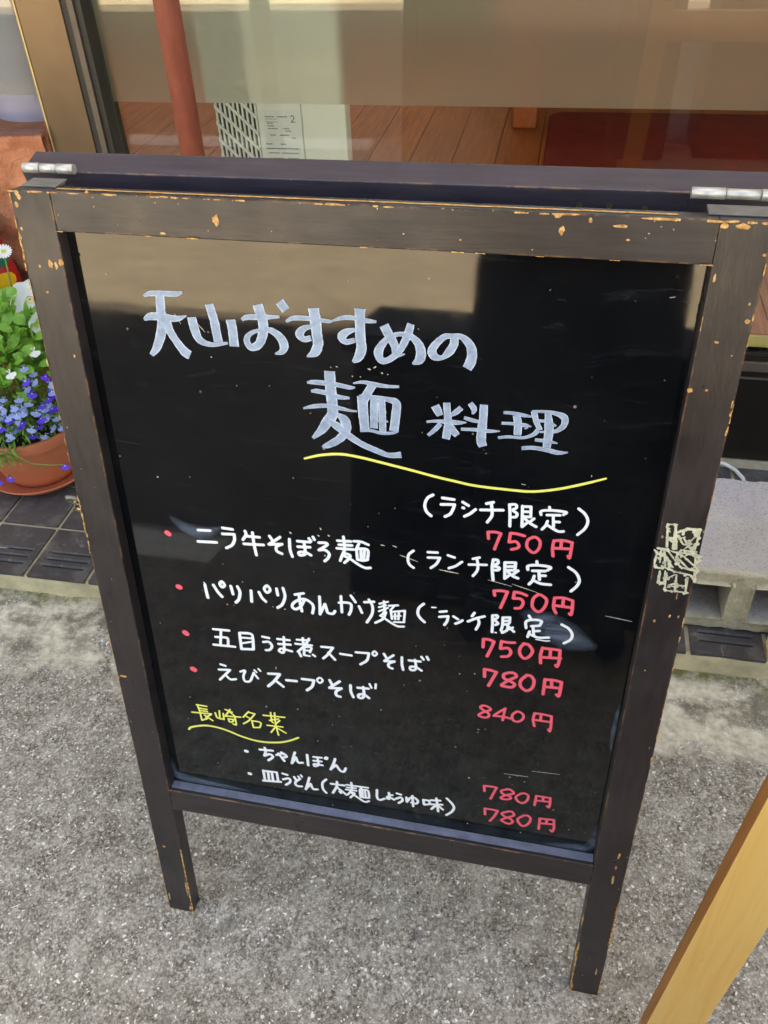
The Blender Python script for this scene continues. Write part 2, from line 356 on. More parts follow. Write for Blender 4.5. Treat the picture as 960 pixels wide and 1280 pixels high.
def leafmat(name, a, b, tr=0.35):
    w = NT(name); oi = w.n.new('ShaderNodeNewGeometry')
    c = w.ramp(w.noise(40, 4), [(0.3, a), (0.7, b)])
    w.put(w.p.inputs['Base Color'], c); w.p.inputs['Roughness'].default_value = 0.45
    t = w.n.new('ShaderNodeBsdfTranslucent'); w.link(c, t.inputs[0])
    mx = w.n.new('ShaderNodeMixShader'); mx.inputs[0].default_value = tr
    w.link(w.p.outputs[0], mx.inputs[1]); w.link(t.outputs[0], mx.inputs[2]); w.link(mx.outputs[0], w.out.inputs[0])
    return w.m
M['leaf'] = leafmat('broad_green_leaf', rgb(104, 160, 56), rgb(152, 204, 88))
M['leaf2'] = leafmat('fine_green_leaf', rgb(82, 128, 42), rgb(128, 170, 62))
M['stem'] = leafmat('green_stem', rgb(104, 136, 60), rgb(134, 160, 80), 0.2)
M['petal_w'] = leafmat('white_petal', rgb(238, 238, 232), rgb(250, 250, 248), 0.3)
M['petal_v'] = leafmat('violet_petal', rgb(70, 34, 200), rgb(98, 54, 226), 0.2)
M['petal_b'] = leafmat('pale_blue_petal', rgb(140, 160, 226), rgb(170, 186, 240), 0.25)
M['eye_y'] = leafmat('yellow_flower_eye', rgb(190, 180, 60), rgb(214, 206, 90), 0.1)
M['bud'] = leafmat('red_bud', rgb(176, 44, 52), rgb(200, 64, 70), 0.2)
M['plq_red'] = simple('red_glaze', rgb(184, 30, 36), 0.35, var=0.1)
M['plq_y'] = simple('yellow_glaze', rgb(240, 180, 40), 0.35)
M['plq_g'] = simple('green_glaze', rgb(20, 104, 74), 0.35)
M['plq_k'] = simple('black_glaze', rgb(34, 32, 34), 0.35)

# ------------------------------------------------------------------ mesh helpers
class MB:
    def __init__(s): s.v = []; s.f = []; s.uv = None
    def quad(s, a, b, c, d):
        n = len(s.v); s.v += [a, b, c, d]; s.f.append((n, n + 1, n + 2, n + 3))
    def hexa(s, p):      # p: 8 points, bottom 4 ccw then top 4 ccw
        n = len(s.v); s.v += [tuple(q) for q in p]
        for f in ((0, 3, 2, 1), (4, 5, 6, 7), (0, 1, 5, 4), (1, 2, 6, 5), (2, 3, 7, 6), (3, 0, 4, 7)):
            s.f.append(tuple(n + k for k in f))
    def box(s, x0, x1, y0, y1, z0, z1):
        s.hexa([(x0, y0, z0), (x1, y0, z0), (x1, y1, z0), (x0, y1, z0), (x0, y0, z1), (x1, y0, z1), (x1, y1, z1), (x0, y1, z1)])
    def tube(s, pts, r, n=10, cap=True):
        pts = [Vector(p) for p in pts]; base = len(s.v)
        for i, p in enumerate(pts):
            d = (pts[min(i + 1, len(pts) - 1)] - pts[max(i - 1, 0)]).normalized()
            u = d.cross(Vector((0, 0, 1)));
            if u.length < 1e-3: u = d.cross(Vector((1, 0, 0)))
            u.normalize(); v = d.cross(u)
            rr = r[i] if isinstance(r, (list, tuple)) else r
            for k in range(n):
                a = 2 * math.pi * k / n
                s.v.append(tuple(p + (u * math.cos(a) + v * math.sin(a)) * rr))
        for i in range(len(pts) - 1):
            for k in range(n):
                a = base + i * n + k; b = base + i * n + (k + 1) % n
                s.f.append((a, b, b + n, a + n))
        if cap:
            s.f.append(tuple(base + k for k in range(n))[::-1]); e = base + (len(pts) - 1) * n
            s.f.append(tuple(e + k for k in range(n)))
    def lathe(s, prof, c, n=48):
        base = len(s.v)
        for r, z in prof:
            for k in range(n):
                a = 2 * math.pi * k / n; s.v.append((c[0] + r * math.cos(a), c[1] + r * math.sin(a), c[2] + z))
        for i in range(len(prof) - 1):
            for k in range(n):
                a = base + i * n + k; b = base + i * n + (k + 1) % n
                s.f.append((a, b, b + n, a + n))
    def build(s, name, mat, parent=None, bevel=0.0, smooth=False, seg=2):
        me = bpy.data.meshes.new(name); me.from_pydata([tuple(v) for v in s.v], [], s.f); me.update()
        me.materials.append(mat)
        o = bpy.data.objects.new(name, me); COL.objects.link(o)
        if parent: o.parent = parent
        if smooth:
            for p in me.polygons: p.use_smooth = True
        if bevel:
            b = o.modifiers.new('bevel', 'BEVEL'); b.width = bevel; b.segments = seg; b.limit_method = 'ANGLE'
        return o
def box(name, mat, x0, x1, y0, y1, z0, z1, parent=None, bevel=0.0, **k):
    m = MB(); m.box(x0, x1, y0, y1, z0, z1); return m.build(name, mat, parent, bevel, **k)
def empty(name, loc=(0, 0, 0), rz=0.0):
    o = bpy.data.objects.new(name, None); o.location = loc; o.rotation_euler.z = rz; o.empty_display_size = 0.05
    COL.objects.link(o); return o
def tag(o, label=None, cat=None, group=None, kind=None):
    if label: o['label'] = label
    if cat: o['category'] = cat
    if group: o['group'] = group
    if kind: o['kind'] = kind
    return o

# ------------------------------------------------------------------ ground
def sheet(name, x0, x1, y0, y1, z, mat):
    m = MB(); m.quad((x0, y0, z), (x1, y0, z), (x1, y1, z), (x0, y1, z)); o = m.build(name, mat)
    return tag(o, kind='structure')
sheet('pavement', -300, 300, -300, 300, 0.0, M['pavement'])
sheet('road', -300, 300, -60, -4.35, 0.004, M['road'])
sheet('shaded_road', -300, 300, -4.35, -1.16, 0.004, M['road_shade'])  # near road darkened in its colour to deepen the shade there
sheet('road_line', -30, -0.69, -1.115, -0.965, 0.004, M['roadpaint'])

# tiled step in front of the shop window
STEP_W = 0.577
step = tag(box('tiled_step', M['grout'], -3.4, 3.6, STEP_W + 0.004, 1.30, 0.0, 0.0345), kind='structure')
m = MB(); n = 260; ys = []
for i in range(n + 1):
    x = -3.4 + 7.0 * i / n
    a = 0.006 * (noise.noise(Vector((x * 9, 0, 0)))) ; b = 0.008 * noise.noise(Vector((x * 14, 5, 0)))
    m.v += [(x, STEP_W - 0.012 + b, -0.002), (x, STEP_W - 0.004 + a, 0.018), (x, STEP_W - 0.002 + a * 0.4, 0.0335), (x, STEP_W + 0.006, 0.0337)]
for i in range(n):
    for k in range(3):
        a = i * 4 + k; m.f.append((a, a + 4, a + 5, a + 1))
m.build('mortar_edge', M['mortar'], step, smooth=True)
TZ0, TZ1 = 0.0345, 0.0385
PX, PY, G = 0.1335, 0.1395, 0.0085
def tile_mesh(wd, dp, grooved):
    me = bpy.data.meshes.new('tile'); m = MB()
    if not grooved:
        m.box(0, wd, 0, dp, TZ0 - 0.003, TZ1)
    else:
        xs = [0, wd * 0.10, wd * 0.14, wd * 0.86, wd * 0.90, wd]
        yv = [0.0]
        for g0 in (0.20, 0.34, 0.48):
            yv += [dp * g0, dp * (g0 + 0.018), dp * (g0 + 0.05), dp * (g0 + 0.068)]
        yv.append(dp)
        nx = len(xs)
        for j, y in enumerate(yv):
            for i, x in enumerate(xs):
                gr = j > 0 and j < len(yv) - 1 and ((j - 1) % 4 in (1, 2)) and i in (2, 3)
                m.v.append((x, y, TZ1 - (0.0034 if gr else 0)))
        for j in range(len(yv) - 1):
            for i in range(nx - 1):
                a = j * nx + i; m.f.append((a, a + 1, a + nx + 1, a + nx))
        b = len(m.v); z = TZ0 - 0.003
        m.v += [(0, 0, z), (wd, 0, z), (wd, dp, z), (0, dp, z)]
        L = (len(yv) - 1) * nx
        m.f += [(b, b + 1, nx - 1, 0), (b + 1, b + 2, L + nx - 1, nx - 1), (b + 2, b + 3, L, L + nx - 1), (b + 3, b, 0, L)]
    me.from_pydata(m.v, [], m.f); me.update(); me.materials.append(M['tile']); me.materials.append(M['groove'])
    for p in me.polygons:
        if grooved and max(me.vertices[v].co.z for v in p.vertices) < TZ1 - 0.003 and p.normal.z > 0.9: p.material_index = 1
    return me
tm = {}
def put_tile(x0, x1, row):
    key = (round(x1 - x0, 4), row == 0)
    if key not in tm: tm[key] = tile_mesh(x1 - x0, PY - G if row else PY - G * 0.5 + 0.003, row == 0)
    o = bpy.data.objects.new('tile', tm[key]); COL.objects.link(o); o.parent = step
    y = STEP_W - 0.003 if row == 0 else STEP_W + row * PY + G * 0.5
    o.location = (x0, y, random.uniform(-0.0006, 0.0004)); o.rotation_euler = (random.uniform(-.004, .004), random.uniform(-.004, .004), 0)
cols = []
x = -0.6955 + G / 2
cols.append((x, x + PX - G))
k = 1
while k < 13: cols.append((x - k * PX, x - k * PX + PX - G)); k += 1
for k in range(1, 8): cols.append((x + k * PX, x + k * PX + PX - G))
xr = 0.4515 + G / 2
cols.append((cols[-1][1] + G, xr - G)) if xr - G - (cols[-1][1] + G) > 0.02 else None
for k in range(0, 14): cols.append((xr + k * PX, xr + k * PX + PX - G))
for (a, b) in cols:
    for row in range(4): put_tile(a, b, row)
    

# ------------------------------------------------------------------ shop building
W0 = 1.168
bld = tag(empty('shop_building', (0, 1.3, 0)), 'beige rendered shop building behind the window, tall upper facade', 'building')
def bpart(name, mat, x0, x1, y0, y1, z0, z1, bev=0.0):
    o = box(name, mat, x0, x1, y0, y1, z0, z1, None, bev); o.parent = bld; o.matrix_parent_inverse = Matrix.Translation((0, -1.3, 0)); return o
bpart('upper_wall', M['facade'], -14, 14, 1.17, 1.40, 2.35, 10.35)
bpart('side_wall', M['facade'], -14, -2.6, 1.17, 1.40, 0, 2.345)
bpart('side_wall', M['facade'], 3.4, 14, 1.17, 1.40, 0, 2.345)
bpart('roof', M['facade'], -14, 14, 1.405, 10.5, 9.9, 10.2)
bpart('inner_wall', M['wallin'], -2.70, -2.6, 1.41, 4.6, 0, 2.6)
bpart('inner_wall', M['wallin'], 3.4, 3.5, 1.41, 4.6, 0, 2.6)
bpart('back_wall', M['wallin'], -2.75, 3.55, 4.605, 4.7, 0, 1.80)
bpart('back_wall', M['wallin'], -2.75, 3.55, 4.605, 4.7, 2.4, 2.6)
bpart('added_window', M['glass'], -2.75, 3.55, 4.64, 4.646, 1.802, 2.398)  # added opening, lets daylight in to brighten the room
bpart('ceiling', M['ceil'], -2.75, 3.55, 1.405, 4.7, 2.605, 2.7)
bpart('sub_floor', M['black'], -2.59, 3.39, 1.21, 4.6, 0.0, 0.296)

# raised wooden floor inside, board by board
fl = tag(empty('wooden_floor', (0, 1.21, 0.30)), kind='structure')
bx0 = -0.1575 - 0.135 * 18; me = None; PW = 0.1335
for k in range(44):
    if me is None:
        mm = MB(); mm.box(0, PW - 0.0022, 0, 3.38, 0, 0.0195); me = bpy.data.meshes.new('floor_board')
        me.from_pydata(mm.v, [], mm.f); me.update(); me.materials.append(M['floorwood'])
    o = bpy.data.objects.new('floor_board', me); COL.objects.link(o); o.parent = fl
    o.location = (bx0 + k * PW, 0.012, 0.0004 + random.uniform(0, 0.0004))
box('threshold', M['pine_end'], -2.59, 3.39, 0.0, 0.010, -0.012, 0.0188, fl)

# ------------------------------------------------------------------ shop window
win = tag(empty('shop_window', (0, 0, 0)), 'bronze framed shop window with frosted upper film behind the signboard', 'window')
UL, UR = -0.856, 3.39
box('kick_panel', M['kick'], -0.72, UR, W0, 1.205, 0.0387, 0.2425, win)
box('joint_strip', M['sill'], -0.72, UR, W0 - 0.002, 1.205, 0.2435, 0.2465, win)
box('bottom_rail', M['kick'], -0.72, UR, W0 + 0.002, 1.205, 0.2475, 0.2595, win)
box('sill_strip', M['sill'], -0.72, UR, W0, 1.205, 0.2605, 0.282, win, 0.001)
box('bottom_rail', M['kick'], -0.72, UR, W0 + 0.006, 1.178, 0.283, 0.296, win)
# mullion profile: wide face, dark gasket, narrow lip, dark track
mul = box('mullion', M['bronze'], -0.8535, -0.7645, 1.14, 1.205, 0.0387, 2.34, win, 0.0015)
m = MB(); m.box(-0.8575, -0.8542, 1.139, 1.205, 0.0387, 2.34); m.build('edge_lip', M['bronze_l'], mul)
m = MB(); m.box(-0.7638, -0.7525, 1.143, 1.205, 0.0387, 2.34); m.build('gasket', M['gasket'], mul)
m = MB(); m.box(-0.7518, -0.7405, 1.141, 1.205, 0.0387, 2.34); m.build('inner_lip', M['sill'], mul)
m = MB(); m.box(-0.7398, -0.7275, 1.146, 1.205, 0.0387, 2.34); m.build('track', M['gasket'], mul)
box('top_rail', M['bronze'], -2.59, UR, 1.141, 1.165, 2.25, 2.34, win)
def pane(name, x0, x1, z0, z1, y=1.180):
    m = MB(); m.box(x0, x1, y, y + 0.005, z0, z1); return m.build(name, M['glass'], win)
gR = pane('glass_pane', -0.7265, UR, 0.2965, 2.249)
gL = pane('glass_pane', -2.59, -0.860, 0.7, 2.249, 1.136)
FZ = 0.7635
def film(x0, x1, par, y=1.1872, FZ=FZ):
    m = MB(); m.quad((x0, y, FZ), (x1, y, FZ), (x1, y, 2.248), (x0, y, 2.248)); return m.build('frosted_film', M['film'], par)
film(-0.7265, UR, gR); film(-2.59, -0.860, gL, 1.1432, 0.785)

# stucco wall under the left hand window
sw = tag(empty('stucco_wall', (-1.4, 1.12, 0)), 'rough terracotta stucco low wall left of the bronze mullion', 'wall')
m = MB(); nx, nz = 150, 90
for j in range(nz + 1):
    for i in range(nx + 1):
        x = -2.59 + 1.728 * i / nx; zt = 0.716 + 0.05 * max(0, (x + 1.0)) ; z = 0.0385 + (zt - 0.0385) * j / nz
        p = Vector((x * 14, z * 22, 0.3)); r = noise.fractal(p, 1.0, 2.0, 4) ; rd = abs(noise.noise(Vector((x * 9 + z * 9, z * 16 - x * 5, 4.0))))
        y = 1.118 + 0.006 * r - 0.010 * max(0.0, 0.16 - rd) / 0.16
        if j == nz: y += 0.012
        m.v.append((x + 1.4, y - 1.12, z))
for j in range(nz):
    for i in range(nx):
        a = j * (nx + 1) + i; m.f.append((a, a + 1, a + nx + 2, a + nx + 1))
m.build('stucco_face', M['stucco'], sw, smooth=True)
m = MB(); m.hexa([(-1.19, 0.018, -0.0), (0.538, 0.018, 0.0), (0.538, 0.175, 0.0), (-1.19, 0.175, 0.0), (-1.19, 0.018, 0.709), (0.538, 0.018, 0.709), (0.538, 0.175, 0.709), (-1.19, 0.175, 0.709)])
m.build('wall_core', M['stucco'], sw)
m = MB(); N = 60
for i in range(N + 1):
    x = -1.19 + 1.728 * i / N; z = 0.7165 + 0.05 * max(0, (x - 0.4)) 
    m.v += [(x, -0.004, z - 0.004), (x, 0.003, z + 0.002), (x, 0.0145, z + 0.003)]
for i in range(N):
    for k in range(2): a = i * 3 + k; m.f.append((a, a + 3, a + 4, a + 1))
m.build('wall_cap', M['stucco_cap'], sw, smooth=True)

# ------------------------------------------------------------------ inside the shop
FZ0 = 0.3205
hc = tag(empty('heater_cabinet', (-0.49, 1.5, FZ0)), 'cream metal appliance cabinet with grille and rating sticker inside the window', 'appliance')
box('cabinet_body', M['cream'], -0.055, 0.155, 0.004, 0.045, 0.002, 0.90, hc, 0.004)
box('front_panel', M['cream'], -0.0535, 0.0505, 0.0, 0.0035, 0.01, 0.88, hc, 0.001)
box('front_panel', M['cream'], 0.0525, 0.1535, 0.0, 0.0035, 0.01, 0.88, hc, 0.001)
box('grille_housing', M['cream_d'], -0.155, -0.0560, 0.012, 0.045, 0.002, 0.90, hc)
for k in range(10):
    box('grille_bar', M['cream'], -0.1545 + k * 0.0105, -0.1545 + k * 0.0105 + 0.0042, 0.002, 0.006, 0.004, 0.895, hc)
for k in range(26):
    z = 0.0 + k * 0.036
    m = MB(); m.hexa([(-0.1547, -0.0025, z + 0.06), (-0.0565, -0.0025, z - 0.035), (-0.0565, 0.0015, z - 0.035), (-0.1547, 0.0015, z + 0.06), (-0.1547, -0.0025, z + 0.068), (-0.0565, -0.0025, z - 0.027), (-0.0565, 0.0015, z - 0.027), (-0.1547, 0.0015, z + 0.068)])
    if z - 0.035 > 0.0 and z + 0.068 < 0.9: m.build('grille_slat', M['cream'], hc)
stk = box('rating_sticker', M['label'], -0.050, 0.0495, -0.0012, -0.0002, 0.20, 0.345, hc)
m = MB(); rs = random.Random(3)
def ink(x0, x1, z0, z1): m.quad((x0, -0.0016, z0), (x1, -0.0016, z0), (x1, -0.0016, z1), (x0, -0.0016, z1))
for (z, segs) in ((0.332, ((-.036, -.012), (-.006, .018))), (0.318, ((-.032, -.018),)), (0.312, ((-.032, -.016),)), (0.306, ((-.031, -.008), (.006, .020))), (0.301, ((.010, .024), )), (0.292, ((-.028, -.014), (-.004, .018))), (0.286, ((.024, .034),)), (0.272, ((-.040, -.024), (-.004, .010))), (0.262, ((-.040, .040),)), (0.252, ((-.036, -.010), (-.004, .038))), (0.240, ((-.034, -.032), (-.026, .0), (.010, .036)))):
    for a, b in segs:
        x = a
        while x < b:
            d = rs.uniform(0.0012, 0.0026); ink(x, min(b, x + d), z - 0.0012, z + 0.0012); x += d + 0.0009
pts = [(0.026, 0.332), (0.029, 0.335), (0.033, 0.334), (0.034, 0.330), (0.030, 0.325), (0.026, 0.321), (0.036, 0.321)]
for (a, b) in zip(pts, pts[1:]):
    d = Vector((b[0] - a[0], b[1] - a[1])).normalized(); nn = Vector((-d.y, d.x)) * 0.0009
    m.quad((a[0] - nn.x, -0.0017, a[1] - nn.y), (b[0] - nn.x, -0.0017, b[1] - nn.y), (b[0] + nn.x, -0.0017, b[1] + nn.y), (a[0] + nn.x, -0.0017, a[1] + nn.y))
for (x0, x1, z0, z1) in ((-.036, -.006, .3205, .3213), (-.036, -.006, .3265, .3273)): ink(x0, x1, z0, z1)
ink(-.030, .049, .208, .229)
m.build('printed_text', M['ink'], stk)

cu = MB(); N = 90
for i in range(N + 1):
    x = -0.92 + 0.62 * i / N; y = 1.235 + 0.012 * math.sin(i * 0.8) + 0.006 * math.sin(i * 0.31)
    cu.v += [(x, y + 0.55, 1.0), (x, y + 0.55, 2.3)]
for i in range(N): cu.f.append((i * 2, i * 2 + 2, i * 2 + 3, i * 2 + 1))
co = cu.build('curtain', M['curtain'], None, smooth=True)
md = co.modifiers.new('thick', 'SOLIDIFY'); md.thickness = 0.002
tag(co, 'pale curtain hanging behind the frosted film above the cream cabinet', 'curtain')

mt = tag(empty('floor_cushion', (0.62, 2.3, FZ0 + 0.0005)), 'dark red flat cushion lying on the wooden floor inside', 'cushion')
m = MB(); N = 14; x0, x1, y0, y1 = -0.515, 0.6, -0.52, 0.44; r = 0.05; ring = []
for cx, cy, a0 in ((x1 - r, y1 - r, 0), (x0 + r, y1 - r, 90), (x0 + r, y0 + r, 180), (x1 - r, y0 + r, 270)):
    for k in range(7):
        a = math.radians(a0 + 15 * k); ring.append((cx + r * math.cos(a), cy + r * math.sin(a)))
prof = [(1.0, 0.0), (1.012, 0.007), (1.006, 0.014), (0.985, 0.016), (0.5, 0.017)]
for s_, z in prof:
    for (a, b) in ring: m.v.append((a * s_, b * s_, z))
L = len(ring)
for i in range(len(prof) - 1):
    for k in range(L):
        a = i * L + k; b = i * L + (k + 1) % L; m.f.append((a, b, b + L, a + L))
m.f.append(tuple((len(prof) - 1) * L + k for k in range(L)))
m.build('cushion_cover', M['redmat'], mt, smooth=True)
m = MB(); m.tube([(a * 1.012, b * 1.012, 0.007) for a, b in ring + ring[:1]], 0.003, 6, False); m.build('piping', M['redmat'], mt, smooth=True)

tb = tag(empty('low_table', (0.35, 2.9, FZ0)), 'low orange varnished wooden table whose leg stands left of the red cushion', 'table')
for (lx, ly) in ((-0.335, -0.28), (0.55, -0.28), (-0.335, 0.35), (0.55, 0.35)):
    box('leg', M['legwood'], lx - 0.042, lx + 0.042, ly - 0.04, ly + 0.04, 0.0006, 0.33, tb, 0.008)
box('tabletop', M['legwood'], -0.45, 0.66, -0.38, 0.46, 0.3305, 0.36, tb, 0.006)

cn = tag(empty('lilac_canister', (-1.045, 1.33, 0.60)), 'pale lilac plastic canister behind the left window glass', 'canister')
m = MB(); m.lathe([(0.0, 0.0), (0.095, 0.0), (0.10, 0.01), (0.10, 0.36), (0.085, 0.38), (0.0, 0.385)], (0.075, 0, 0), 40); m.build('canister_body', M['lilac'], cn, smooth=True)
m = MB(); m.box(-0.11, -0.04, -0.03, 0.06, 0.0, 0.42); m.build('handle_block', M['slate'], cn, 0.006)
m = MB(); m.tube([(-0.045, -0.065, 0.0), (-0.045, -0.065, 0.42)], 0.003, 8); m.build('wire_rod', M['steel'], cn)
ld = tag(box('display_shelf', M['slate'], -2.55, -1.02, 1.215, 1.6, 0.56, 0.598), 'dark shelf under the lilac canister behind the left window', 'shelf')

# red oxide post outside, in front of the glass
po = tag(empty('iron_post', (-0.478, 0.955, 0.0385)), 'reddish brown painted iron post standing before the window glass', 'post')
m = MB(); m.tube([(0, 0, 0.006), (0, 0, 2.30)], 0.0205, 28); m.build('post_tube', M['pole'], po, smooth=False)
for p in po.children[0].data.polygons: p.use_smooth = len(p.vertices) == 4
m = MB(); m.lathe([(0.05, 0.0), (0.05, 0.005), (0.022, 0.0055)], (0, 0, 0), 28); m.build('base_flange', M['pole'], po)

# concrete block
cb = tag(empty('concrete_block', (0.385, 0.637, 0.0387)), 'hollow grey concrete block on the dark tiled step', 'concrete block')
us = [0, 0.036, 0.121, 0.160, 0.245, 0.284, 0.369, 0.405]; zs = [0, 0.030, 0.112, 0.139]; DP = 0.268
holes = {(1, 1), (3, 1), (5, 1)}
m = MB(); V = {}
def vv(x, y, z):
    k = (round(x, 5), round(y, 5), round(z, 5))
    if k not in V: V[k] = len(m.v); m.v.append(k)
    return V[k]
for i in range(7):
    for j in range(3):
        a, b, c, d = us[i], us[i + 1], zs[j], zs[j + 1]
        if (i, j) in holes:
            t_ = 0.006
            for (p, q) in (((a, c), (b, c)), ((b, c), (b, d)), ((b, d), (a, d)), ((a, d), (a, c))):
                m.f.append((vv(p[0], 0, p[1]), vv(p[0], DP, p[1]), vv(q[0], DP, q[1]), vv(q[0], 0, q[1])))
        else:
            m.f.append((vv(a, 0, c), vv(b, 0, c), vv(b, 0, d), vv(a, 0, d)))
            m.f.append((vv(a, DP, c), vv(a, DP, d), vv(b, DP, d), vv(b, DP, c)))
for i in range(7):
    a, b = us[i], us[i + 1]
    m.f.append((vv(a, 0, zs[3]), vv(b, 0, zs[3]), vv(b, DP, zs[3]), vv(a, DP, zs[3])))
    m.f.append((vv(a, 0, 0), vv(a, DP, 0), vv(b, DP, 0), vv(b, 0, 0)))
for j in range(3):
    c, d = zs[j], zs[j + 1]
    m.f.append((vv(0, 0, c), vv(0, 0, d), vv(0, DP, d), vv(0, DP, c)))
    m.f.append((vv(us[7], 0, c), vv(us[7], DP, c), vv(us[7], DP, d), vv(us[7], 0, d)))
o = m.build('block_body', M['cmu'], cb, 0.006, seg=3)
sb = o.modifiers.new('sub', 'SUBSURF'); sb.subdivision_type = 'SIMPLE'; sb.levels = 4; sb.render_levels = 4
tx = bpy.data.textures.new('rough', 'CLOUDS'); tx.noise_scale = 0.02; tx.noise_depth = 3
dm = o.modifiers.new('rough', 'DISPLACE'); dm.texture = tx; dm.strength = 0.006; dm.texture_coords = 'GLOBAL'; dm.mid_level = 0.5

m = MB(); m.tube([(0.50, 1.150, 0.046), (0.545, 1.142, 0.046), (0.572, 1.130, 0.046), (0.59, 1.112, 0.046), (0.602, 1.085, 0.046), (0.607, 1.03, 0.045), (0.606, 0.95, 0.045)], 0.0042, 8)
tag(m.build('power_cable', M['cable'], None, smooth=True), 'short white cable curving over the tiles behind the concrete block', 'cable')

# pale wooden stand at the right edge
es = tag(empty('wooden_stand', (0.330, -0.085, 0)), 'pale yellow pine stand leaning in at the lower right corner', 'wooden stand')
def plank(name, x, y, z, w_, th, lean, L, mats, par, z0=0.0, back=0.0):
    m = MB(); dx = math.tan(lean) * L; dy = math.tan(back) * L
    m.hexa([(x, y, z0), (x + w_, y + 0.004, z0), (x + w_, y + th, z0), (x, y + th, z0), (x + dx, y + dy, z0 + L), (x + w_ + dx, y + 0.004 + dy, z0 + L), (x + w_ + dx, y + th + dy, z0 + L), (x + dx, y + th + dy, z0 + L)])
    o = m.build(name, mats[0], par, 0.0015); o.data.materials.append(mats[1])
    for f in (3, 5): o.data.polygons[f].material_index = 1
    return o
plank('leg', 0.0, 0.0, 0, 0.060, 0.018, math.radians(2.9), 0.98, (M['pine'], M['pine_side']), es, 0.0, math.radians(2.0))
plank('leg', 0.56, 0.0, 0, 0.070, 0.018, math.radians(-2.6), 0.98, (M['pine'], M['pine_side']), es)
plank('leg', 0.252, 0.66, 0, 0.04, 0.018, math.radians(1.0), 0.07, (M['pine'], M['pine_side']), es)
box('stretcher', M['pine'], 0.254, 0.60, 0.679, 0.70, 0.04, 0.075, es, 0.001)
box('crossbar', M['pine'], 0.085, 0.546, 0.0205, 0.038, 0.62, 0.70, es, 0.0015)

